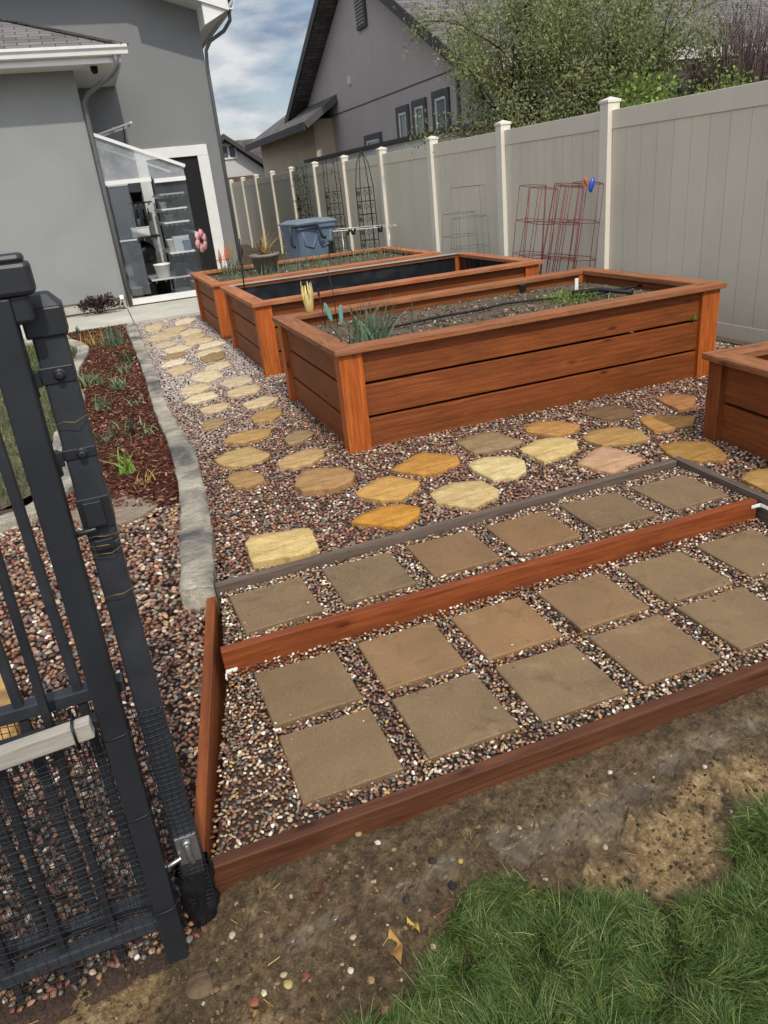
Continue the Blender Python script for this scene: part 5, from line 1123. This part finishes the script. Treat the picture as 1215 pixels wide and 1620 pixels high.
for s, (dx, z0, z1, le) in enumerate(((-.045, .05, .20, -.045), (.03, .02, .165, .012))):
    mb = MB(); mb.blob((0, 0, 0), (.034, .010, z1 - z0), s, .1, 3, Matrix.Rotation(le * 6, 3, 'Y')); o = mb.build('leaf', M['teal'], t); o.location = (dx + le * .3, 0, (z0 + z1) / 2)
mb = MB(); c = gz(521, 470, .72); c = Vector((1.28, 4.3, .1)); 
b = Vector((1.16, 3.70, S3)); mb.tube([Vector((0, 0, 0)), Vector((-.01, 0, .12)), Vector((-.02, .0, .23))], .004, 6); mb.box((-.022, 0, .25), (.016, .006, .055)); o = mb.build('black_stake', M['iron']); o.location = b; tag(o, 'thin black stake with flat tip at the back of the nearest planter', 'garden stake')
# orange tulip picks + black rod in far planter
for k, (u, v, h, lb) in enumerate(((352, 430, .30, 'left orange tulip pick in the farthest planter'), (362, 430, .36, 'middle orange tulip pick in the farthest planter'), (371, 428, .43, 'right taller orange tulip pick with yellow tip in the farthest planter'))):
    t = empty('tulip_pick', tuple(gz(u, v, S1)), lb, 'garden ornament', 'orange tulip picks'); mb = MB(); mb.tube([(0, 0, 0), (0, 0, h * .4)], .004, 6); mb.build('stake', M['iron'], t)
    mb = MB(); mb.lathe([(.001, h * .25), (.014, h * .4), (.024, h * .55), (.016, h * .75), (.003, h)], (0, 0, 0), 8); mb.build('flower', M['orange' if k < 2 else 'leafdead'], t)
t = empty('wire_border', tuple(gz(356, 432, S1)), 'short black wire border stuck at the left end of the farthest planter', 'garden ornament'); mb = MB()
for k in range(4): mb.tube([(k * .06 - .1, 0, 0), (k * .06 - .1, 0, .22)], .003, 5)
mb.tube([(-.12, 0, .17), (.12, 0, .17)], .003, 5); mb.build('wires', M['iron'], t)
cr = gz(386, 432, S1); t = empty('crow_silhouette', tuple(cr), 'dark metal bird cut-out on a rod in the farthest planter', 'garden ornament')
mb = MB(); mb.tube([(0, 0, 0), (0, 0, .2)], .004, 6); mb.build('rod', M['iron'], t); mb = MB(); mb.blob((0, 0, .24), (.05, .02, .16), 3, .3, 3, Matrix.Rotation(.3, 3, 'Y')); mb.build('bird', M['iron'], t)
b = gz(386, 462, .70); t_ = gy(379, 378, b.y + .05); mb = MB(); mb.tube([Vector((0, 0, -.1)), (Vector(t_) - b) * .5, Vector(t_) - b], .007, 6); o = mb.build('black_rod', M['iron']); o.location = b; tag(o, 'tall black rod standing in the back corner of the middle planter', 'garden stake')

# ================================================================ THINGS ALONG THE FENCE
def leaf_vine(t, r, h, n, seed):
    rg = random.Random(seed); mb = MB()
    for _ in range(n): z = rg.uniform(.2, h); leaf_cluster(mb, Vector((rg.gauss(0, r * .7), rg.gauss(0, r * .7), z)), 1, .02, .05, .012, rg)
    mb.build('vine', M['leaf_dark'], t)
def obelisk(loc, h, r, label, vine=0, arch=True, seed=1, z0=.1):
    t = empty('trellis_obelisk', (loc[0], loc[1], z0), label, 'garden trellis', 'iron trellises by the fence'); mb = MB()
    for sx in (-1, 1):
        for sy in (-1, 1): mb.tube([(sx * r, sy * r, 0), (sx * r * .9, sy * r * .9, h * .72)] + ([(sx * r * .6, sy * r * .6, h * .9), (0, 0, h)] if arch else [(sx * r * .8, sy * r * .8, h)]), .007, 6)
    for k in range(7):
        z = h * (.08 + .105 * k); q = r * .95; mb.tube([(q, q, z), (-q, q, z), (-q, -q, z), (q, -q, z)], .005, 4, True)
    for k in range(6):
        z = h * (.12 + .105 * k)
        for s in (-1, 1):
            ring = [(s * r * .35 + math.cos(a) * r * .3, -r * .95, z + .05 + math.sin(a) * .035) for a in [i * 6.283 / 8 for i in range(8)]]; mb.tube(ring, .004, 4, True)
            ring = [(-r * .95, s * r * .35 + math.cos(a) * r * .3, z + .05 + math.sin(a) * .035) for a in [i * 6.283 / 8 for i in range(8)]]; mb.tube(ring, .004, 4, True)
    for s in (-.35, .35): mb.tube([(s * r, -r * .95, 0), (s * r, -r * .95, h * .72)], .004, 4); mb.tube([(-r * .95, s * r, 0), (-r * .95, s * r, h * .72)], .004, 4)
    mb.build('ironwork', M['iron'], t)
    if vine: leaf_vine(t, r, h, vine, seed)
    return t
oy = lambda u, v, x: gx(u, v, x)
obelisk((4.08, gx(580, 330, 4.08).y), 1.93, .125, 'black iron trellis with pointed arch top by the fence')
obelisk((4.05, gx(530, 330, 4.05).y), 1.90, .13, 'square topped black iron trellis by the fence', 90, False, 3)
obelisk((4.05, gx(481, 320, 4.05).y), 1.88, .12, 'iron trellis overgrown with green brown vine', 700, False, 4)

def cage(loc, r, h, label, mat, lean, rz, group, legs=5, rings=4):
    t = empty('tomato_cage', loc, label, 'tomato cage', group); t.rotation_euler = (0, lean, rz); mb = MB()
    for k in range(legs):
        a = 2 * math.pi * k / legs; mb.tube([(math.cos(a) * r * 1.12, math.sin(a) * r * 1.12, 0), (math.cos(a) * r * .85, math.sin(a) * r * .85, h)], .0035, 5)
    for k in range(rings):
        z = h * (.2 + .8 * k / (rings - 1)); rr = r * (1.12 - .27 * z / h); mb.tube([(math.cos(2 * math.pi * i / legs) * rr, math.sin(2 * math.pi * i / legs) * rr, z) for i in range(legs)], .003, 4, True)
    mb.build('wires', M[mat], t); return t
for k, (x, y, rz_, le, lb) in enumerate(((4.05, 5.62, .1, .05, 'leftmost red tomato cage leaning against the fence'), (3.98, 5.42, .6, .09, 'second red tomato cage from the left, against the fence'), (4.05, 5.10, 1.1, .06, 'third red tomato cage from the left, against the fence'), (3.97, 4.88, .3, .11, 'fourth red tomato cage from the left, tilted over its neighbours'), (4.05, 4.66, .8, .05, 'rightmost red tomato cage, under the blue ornament'))):
    cg = cage((x, y + (.10 if k < 3 else .16), G0), .175, 1.27 - .02 * (k % 2), lb, 'red_wire', le, rz_, 'red wire tomato cages', 5, 4); cg.rotation_euler = (.10 + .025 * (k % 3), le, rz_ * .3)
cage((4.08, 7.05, G0), .25, 1.3, 'grey wire tomato cage standing left of the red ones', 'grey_wire', .0, .4, None, 5, 4)
cage((4.08, 7.3, G0), .26, 1.0, 'shorter grey wire tomato cage half hidden behind the middle planter', 'grey_wire', .0, .1, None, 5, 4)
c = gx(931, 293, 4.02); t = empty('bird_ornament', tuple(c), 'blue and orange bird ornament clipped on the rightmost cage', 'garden ornament')
mb = MB(); mb.blob((.02, -.02, 0), (.055, .04, .13), 2, .15, 4, Matrix.Rotation(.25, 3, 'Y')); mb.build('body', M['blue'], t, label='blue rounded body')
mb = MB(); mb.blob((-.03, 0, .03), (.03, .03, .09), 5, .3, 3, Matrix.Rotation(-.4, 3, 'Y')); mb.build('wing', M['orange'], t, label='orange wing')

# wheeled bin
bc = Vector((2.78, 9.85, G0)); bn = empty('wheeled_bin', tuple(bc), 'blue grey wheeled rubbish bin behind the farthest planter', 'rubbish bin', rz=R(8))
mb = MB()
def ringp(w, d, z, y=0): return [(-w / 2 + .04, -d / 2 + y, z), (w / 2 - .04, -d / 2 + y, z), (w / 2, -d / 2 + .04 + y, z), (w / 2, d / 2 - .04 + y, z), (w / 2 - .04, d / 2 + y, z), (-w / 2 + .04, d / 2 + y, z), (-w / 2, d / 2 - .04 + y, z), (-w / 2, -d / 2 + .04 + y, z)]
Rg = [ringp(.50, .52, .06), ringp(.54, .56, .45), ringp(.60, .64, .92), ringp(.66, .70, .925), ringp(.66, .70, .985)]
vs = [p for r_ in Rg for p in r_]; fs = [(i * 8 + k, i * 8 + (k + 1) % 8, (i + 1) * 8 + (k + 1) % 8, (i + 1) * 8 + k) for i in range(4) for k in range(8)] + [tuple(range(8))[::-1]]
mb.add(vs, fs); mb.build('body', M['bin'], bn, .006)
mb = MB(); 
for pth in ([(-.23, .93), (-.20, .70), (-.08, .66), (0, .84)], [(.23, .93), (.20, .70), (.08, .66), (0, .84)]): mb.tube([(x, -.305 - .0 * z, z) for x, z in pth], .016, 6)
mb.build('moulded_rib', M['bin'], bn)
mb = MB(); vs = ringp(.69, .73, .987) + ringp(.69, .73, 1.01) + ringp(.5, .5, 1.05); mb.add(vs, [tuple(range(8))[::-1], tuple(range(16, 24))] + [(i * 8 + k, i * 8 + (k + 1) % 8, (i + 1) * 8 + (k + 1) % 8, (i + 1) * 8 + k) for i in range(2) for k in range(8)]); mb.build('lid', M['bin_lid'], bn, .006)
mb = MB(); mb.tube([(-.30, -.30, .96), (-.42, -.32, .98), (-.42, -.32, .72), (-.38, -.3, .70)], .024, 8); mb.tube([(-.42, -.32, .98), (-.02, -.40, .99), (.04, -.40, .80), (.10, -.36, .78)], .024, 8); mb.build('handle', M['bin_dark'], bn)
for s in (-1, 1): mb = MB(); mb.lathe([(.001, 0), (.11, 0), (.12, .02), (.11, .045), (.001, .045)], (s * .29, .22, .11), 20, Matrix.Rotation(R(90), 3, 'Y')); mb.build('wheel', M['plastic_black'], bn)
# clip rack with black clips
r0 = gz(528, 366, .80); yr = 9.5; a, b_ = gy(528, 366, yr), gy(628, 357, yr + .4)
rk = empty('clip_rack', tuple(a), 'white wire rack with black clips behind the farthest planter', 'drying rack'); d = b_ - a
mb = MB(); mb.tube([(0, 0, 0), tuple(d)], .006, 6); mb.tube([(0, .15, .02), (d.x, d.y + .15, d.z + .02)], .005, 6)
for t_ in (0, .33, .66, 1): mb.tube([tuple(d * t_), (d.x * t_, d.y * t_ + .15, d.z * t_ + .02)], .005, 5)
mb.build('rods', M['white_plastic'], rk)
mb = MB()
for t_ in (.12, .86): mb.tube([tuple(d * t_), (d.x * t_, d.y * t_, G0 - a.z)], .007, 6)
mb.build('legs', M['steel'], rk)
for t_ in (.22, .27, .31, .70, .74):
    mb = MB(); mb.box((0, 0, -.03), (.035, .02, .09), Matrix.Rotation(rng.uniform(-.6, .6), 3, 'Y')); o = mb.build('clip', M['plastic_black'], rk, .004); o.location = tuple(d * t_)
# green bottle-like sprayer beside the bin
o = potlike('watering_tube', (0, 0, 0), .05, .5, 'leaf_iris', 'pale green cylinder beside the wheeled bin', 'container'); o.location = Vector(gy(524, 398, 9.6)) - Vector((0, 0, .3))

# ================================================================ GATE AND METAL FENCE
GYp = -.368
gate = empty('metal_gate', (-.53, GYp, -.09), 'black metal gate leaf standing open in the left foreground', 'gate')
go_ = Vector(gate.location)
def G(x, z, y=GYp): return Vector((x, y, z)) - go_
lean = lambda z: .033 * (z - .04)
mb = MB(); a, b = G(-.536, -.10), G(-.5015, 1.452)
mb.beam(a, b, .05, .05, (0, 1, 0)); mb.build('stile', M['black_metal'], gate, .004)
mb = MB(); c = G(-.478, 1.477); mb.box(c, (.082, .062, .05)); mb.box(c + Vector((0, 0, .03)), (.070, .052, .016)); mb.box(c + Vector((.012, 0, -.045)), (.034, .04, .05)); mb.build('stile_cap', M['black_metal'], gate, .007)
for x in (-.654, -.764, -.877, -.99, -1.10):
    mb = MB(); mb.beam(G(x - .002, -.055), G(x + lean(1.38), 1.38), .016, .018, (0, 1, 0)); mb.build('picket', M['black_metal'], gate, .002)
def hollow_rail(mb, x0, x1, z, y, w=.036, h=.03): mb.beam((x0, y, z), (x1, y, z), w, h)
mb = MB(); mb.beam(G(-1.3, .030), G(-.552, .030), .034, .032); mb.build('bottom_rail', M['black_metal_dusty'], gate, .003)
mb = MB(); mb.beam(G(-1.3, 1.375), G(-.50, 1.375), .034, .032); mb.build('top_rail', M['black_metal'], gate, .003)
mb = MB(); mb.beam(G(-1.3, .620), G(-.53, .622), .030, .022); mb.build('middle_rail', M['black_metal'], gate, .003)
mb = MB(); mb.beam((-1.25, GYp - .045, .60), (-.553, GYp - .045, .643), .030, .038); o = mb.build('weathered_board', M['wood_white'], None, .003); tag(o, 'bleached wooden board tied across the black gate', 'board')
# ties
def tie(name, c, w, d, z, label, mat='plastic_black', r=.0022, tilt=0):
    mb = MB(); n = 20; mb.tube([(c[0] + math.copysign(abs(math.cos(a)) ** .5, math.cos(a)) * w / 2, c[1] + math.copysign(abs(math.sin(a)) ** .5, math.sin(a)) * d / 2, z + tilt * math.cos(a)) for a in [2 * math.pi * i / n for i in range(n)]], r, 5, True); o = mb.build(name, M[mat]); return tag(o, label, 'cable tie')
sx = lambda z: -.536 + (z + .1) / 1.552 * .0345
tie('cable_tie', (sx(.585), GYp), .056, .056, .585, 'black cable tie around the gate stile below the weathered board', tilt=.004)
tie('cable_tie', (sx(.365), GYp), .056, .056, .365, 'black cable tie around the lower half of the gate stile', tilt=.005)
tie('cable_tie', (sx(.075), GYp), .056, .056, .075, 'lowest black cable tie around the gate stile near the ground', tilt=.004)
mb = MB(); mb.tube([(-.585, GYp - .065, .612), (-.585, GYp - .065, .668), (-.585, GYp - .022, .668), (-.585, GYp - .022, .612)], .0028, 6, True); o = mb.build('cable_tie', M['plastic_black']); tag(o, 'black cable tie around the end of the weathered board', 'cable tie')
# fence section behind
FYp = -.300
mf = empty('metal_fence', (-.45, FYp, -.12), 'black metal picket fence section with hinge post behind the gate leaf', 'fence'); fo = Vector(mf.location)
def F(x, z, y=FYp): return Vector((x, y, z)) - fo
mb = MB(); mb.beam(F(-.457, -.12), F(-.441, 1.39), .054, .054, (0, 1, 0)); hp = mb.build('hinge_post', M['black_metal_dusty'], mf, .004)
mb = MB(); c = F(-.442, 1.40); mb.box(c, (.068, .068, .05)); s = .034; z0 = c.z + .025
mb.add([(c.x - s, c.y - s, z0), (c.x + s, c.y - s, z0), (c.x + s, c.y + s, z0), (c.x - s, c.y + s, z0), (c.x - s * .5, c.y - s * .5, z0 + .022), (c.x + s * .5, c.y - s * .5, z0 + .022), (c.x + s * .5, c.y + s * .5, z0 + .022), (c.x - s * .5, c.y + s * .5, z0 + .022)], [(4, 5, 6, 7), (0, 1, 5, 4), (1, 2, 6, 5), (2, 3, 7, 6), (3, 0, 4, 7)])
mb.build('post_cap', M['black_metal'], hp, .004)
for x in (-.577, -.692, -.807, -.92, -1.03, -1.14):
    mb = MB(); mb.beam(F(x, -.02), F(x + .004, 1.345), .019, .019, (0, 1, 0)); mb.build('picket', M['black_metal_dusty'], mf, .002)
for z in (.03, .650, 1.34):
    mb = MB(); mb.beam(F(-1.3, z), F(-.484, z), .032, .03); mb.build('rail', M['black_metal_dusty'], mf, .003)
# hinge hardware
for k, (z, mm) in enumerate(((1.31, 'black_metal'), (1.165, 'black_metal'))):
    mb = MB(); mb.box(F(-.444, z), (.058, .060, .030 if k == 0 else .020)); mb.beam(F(-.475, z, -.335), F(-.505, z, -.35), .022, .028)
    ax = Matrix.Rotation(R(90), 3, 'X'); mb.lathe([(.001, .012), (.007, .012), (.007, 0), (.011, 0), (.011, -.004)], F(-.440, z, FYp - .032), 12, ax)
    mb.lathe([(.001, .02), (.014, .02), (.014, -.02), (.001, -.02)], F(-.492, z - .01, -.345), 12); mb.build('hinge', M[mm], hp, .002)
mb = MB(); mb.box(F(-.445, 1.045), (.059, .061, .065)); mb.box(F(-.447, 1.05, FYp - .038), (.034, .022, .05)); mb.box(F(-.444, .985, FYp - .034), (.036, .022, .022)); mb.tube([F(-.50, 1.015, -.34), F(-.45, 1.02, -.345)], .006, 8); mb.build('latch', M['black_metal'], hp, .005)
mb = MB(); mb.box(F(-.452, .175, FYp - .034), (.05, .008, .085)); mb.tube([F(-.452, .2, FYp - .045), F(-.452, .165, FYp - .05), F(-.447, .14, FYp - .045)], .008, 8); mb.lathe([(.001, .012), (.010, .010), (.013, 0), (.001, 0)], F(-.452, .2, FYp - .04), 12, Matrix.Rotation(R(90), 3, 'X')); mb.tube([F(-.47, .165, FYp - .045), F(-.505, .158, FYp - .05)], .0055, 8); mb.build('bottom_hinge', M['steel'], hp, .002)
def wirecurl(z, label, seed, n=3):
    r_ = random.Random(seed); mb = MB(); pts = []
    for i in range(n * 14):
        a = i / 14 * 6.283; pts.append((-.446 + math.cos(a) * (.040 + r_.uniform(0, .006)), FYp + math.sin(a) * (.044 + r_.uniform(0, .006)), z + i * .0012 + r_.uniform(-.004, .004)))
    mb.tube(pts, .0009, 4); o = mb.build('binding_wire', M['wire_gold']); tag(o, label, 'wire')
wirecurl(.955, 'brass binding wire twisted around the latch of the hinge post', 2, 3); wirecurl(1.215, 'short brass wire loop around the upper hinge post', 4, 1)
wirecurl(.86, 'thin brass wire loop around the middle of the hinge post', 6, 1)
# netting
def netting(x0, x1, z0, z1, y, cell, label, seed, r=.0008, amp=.012):
    mb = MB(); nx_, nz_ = int((x1 - x0) / cell), int((z1 - z0) / cell)
    def P(i, j):
        x = x0 + i * cell; z = z0 + j * cell; q = Vector((x * 8, z * 8, seed)); return Vector((x + .006 * noise.noise(q * 1.4), y + amp * noise.noise(q), z + .006 * noise.noise(q * 1.7 + Vector((3, 3, 3)))))
    for j in range(nz_ + 1): mb.tube([P(i, j) for i in range(nx_ + 1)], r, 3)
    for i in range(nx_ + 1): mb.tube([P(i, j) for j in range(nz_ + 1)], r, 3)
    o = mb.build('netting', M['netting']); return tag(o, label, 'netting')
netting(-1.15, -.545, -.09, .60, GYp - .022, .0235, 'black netting sheet hanging over the front of the gate pickets', 17, .0007, .016)
netting(-1.15, -.49, -.075, .60, GYp + .022, .0165, 'black plastic netting tied behind the gate pickets below the board', 3, .0010)
netting(-1.15, -.42, -.085, .62, FYp + .03, .015, 'second black netting sheet behind the fence section', 8, .0011, .02)
netting(-.48, -.412, -.10, .60, FYp - .036, .014, 'black netting wrapped around the front of the hinge post', 12, .0011, .003)
# black drainage pipe sleeve at foot of the post
mb = MB(); vs = []; nn, kk = 40, 22
for j in range(kk):
    for i in range(nn):
        a_ = 2 * math.pi * i / nn; z_ = -.06 + .22 * j / (kk - 1); rr_ = .043 + .010 * noise.noise(Vector((math.cos(a_) * 2.2, math.sin(a_) * 2.2, z_ * 22))) + .007 * noise.noise(Vector((math.cos(a_) * 6, math.sin(a_) * 6, z_ * 50)))
        vs.append((math.cos(a_) * rr_ * 1.0, math.sin(a_) * rr_, z_))
mb.add(vs, [(j * nn + i, j * nn + (i + 1) % nn, (j + 1) * nn + (i + 1) % nn, (j + 1) * nn + i) for j in range(kk - 1) for i in range(nn)], None, True)
o = mb.build('plastic_wrap', M['plastic_black']); o.location = (-.458, -.300, -.07); tag(o, 'crumpled black plastic wrapped around the foot of the hinge post', 'plastic wrap')

# ================================================================ SMALL STONES AND LITTER IN THE MUD
ST = [((320, 1562), .045, (118, 96, 70), 'round flat tan stone in front of the gate foot', .4), ((571, 1350), .017, (176, 142, 98), 'tan round stone just below the front beam', .8), ((602, 1364), .010, (214, 208, 196), 'white square chip next to the tan round stone', .8), ((551, 1346), .010, (206, 194, 172), 'tiny pale chip left of the tan round stone', .7),
      ((680, 1307), .010, (186, 160, 104), 'small yellow stone under the middle of the front beam', .8), ((730, 1382), .010, (196, 166, 72), 'yellow pebble at the tip of the lawn', .8), ((716, 1414), .016, (52, 52, 54), 'shiny dark pebble at the lawn edge', .8), ((686, 1384), .014, (66, 58, 52), 'dark pebble left of the lawn tip', .7), ((645, 1438), .014, (70, 64, 58), 'dark grey pebble in the puddled soil', .6),
      ((458, 1566), .014, (196, 172, 104), 'yellow pebble near the bottom left of the soil', .7), ((484, 1553), .014, (156, 84, 66), 'flat red stone near the bottom of the soil', .4), ((420, 1580), .010, (214, 204, 168), 'pale cream chip at the bottom of the soil', .6), ((404, 1592), .016, (172, 92, 58), 'orange brick shard at the bottom of the soil', .5), ((556, 1542), .010, (218, 206, 180), 'white chip between the red stone and the dead leaf', .7), ((587, 1553), .012, (176, 142, 86), 'small ochre pebble left of the dead leaf', .8), ((610, 1597), .014, (186, 112, 88), 'salmon pebble touching the lawn at the bottom', .6), ((686, 1502), .010, (196, 180, 150), 'pale chip at the edge of the lawn', .7),
      ((964, 1246), .009, (206, 200, 190), 'white pebble in the soil under the right part of the beam', .8), ((957, 1348), .010, (190, 170, 124), 'cream pebble at the end of the puddle', .7), ((1113, 1230), .009, (204, 192, 166), 'pale pebble on the sandy patch', .8), ((786, 1253), .010, (222, 206, 186), 'pale pink pebble tight under the front beam', .7), ((822, 1330), .009, (180, 150, 110), 'small tan pebble at the left of the puddle', .7),
      ((372, 1497), .012, (190, 172, 138), 'pale pebble right of the gate foot', .8), ((340, 1540), .018, (88, 74, 58), 'brown stone above the round flat stone', .6), ((1175, 855), .01, (200, 190, 170), '', .7)]
for i, (pxy, r, rgb, lb, fz) in enumerate(ST[:-1]):
    c = gz(*pxy, -.1); z = mud_at(c.x, c.y)[0]; mb = MB(); mb.blob((0, 0, 0), (r * 1.6, r * 1.35, r * 1.4 * fz), i, .35, 4, Matrix.Rotation(i * 1.3, 3, 'Z')); o = mb.build('loose_stone', M['flag']); o.location = (c.x, c.y, z + r * .25 * fz + .001); _g = sum(rgb) / 3; o.color = lin(tuple(x * .7 + _g * .3 - 12 for x in rgb)); tag(o, lb, 'stone', 'loose stones in the bare soil')
rs_ = random.Random(4)
mb_ = MB()
for i, (x, y, z) in enumerate(scatter(MUDA, 420, 45)):
    r = rs_.uniform(.003, .010);
    if mud_at(x, y)[2] > .3: continue
    mb_.blob((x, y, mud_at(x, y)[0] + r * .2), (r * 2, r * 1.6, r), i % 17, .3, 1)
pm = mb_.build('mud_pebbles', island('mud_pebble_mix', [(0, (60, 50, 40)), (.5, (96, 78, 58)), (.88, (128, 106, 78)), (.97, (176, 158, 128)), (1, (222, 214, 196))], .6, .35)); tag(pm, 'small mixed pebbles half buried in the bare soil', 'pebbles', kind='stuff')
def dead_leaf(pxy, L, rgb_mat, label, rz):
    c = gz(*pxy, -.095); mb = MB(); P = []
    for k in range(7):
        t = k / 6; w = L * .22 * math.sin(math.pi * min(1, t * .95 + .03)) ; z = .012 * math.sin(t * 7) + .008
        P += [Vector((t * L - L / 2, -w, z + .008)), Vector((t * L - L / 2, 0, z)), Vector((t * L - L / 2, w, z + .01 * math.cos(t * 5)))]
    mb.add(P, [(3 * k + j, 3 * k + j + 1, 3 * k + j + 4, 3 * k + j + 3) for k in range(6) for j in range(2)], None, True); o = mb.build('dead_leaf', M[rgb_mat]); o.location = (c.x, c.y, mud_at(c.x, c.y)[0] + .002); o.rotation_euler[2] = rz; tag(o, label, 'leaf')
dead_leaf((626, 1508), .085, 'leafdead', 'curled yellow brown dead leaf on the mud beside the lawn', 1.5)
dead_leaf((655, 1476), .045, 'straw', 'small pale yellow husk just above the big dead leaf', 1.9)
dead_leaf((418, 1607), .05, 'leafdead', 'small tan leaf at the very bottom of the soil', .4)
dead_leaf((733, 1282), .02, 'green_scrap', 'tiny green plastic scrap below the front beam', .2)
dead_leaf((507, 1437), .05, 'rust', 'rusty brown leaf fragment in the middle of the soil', .9)
c = gz(700, 1448, -.095); mb = MB(); mb.tube([(-.07, -.01, .01), (0, .0, .012), (.07, .008, .01)], .003, 5); o = mb.build('twig', M['rust']); o.location = c; tag(o, 'thin red brown twig pointing into the lawn edge', 'twig')
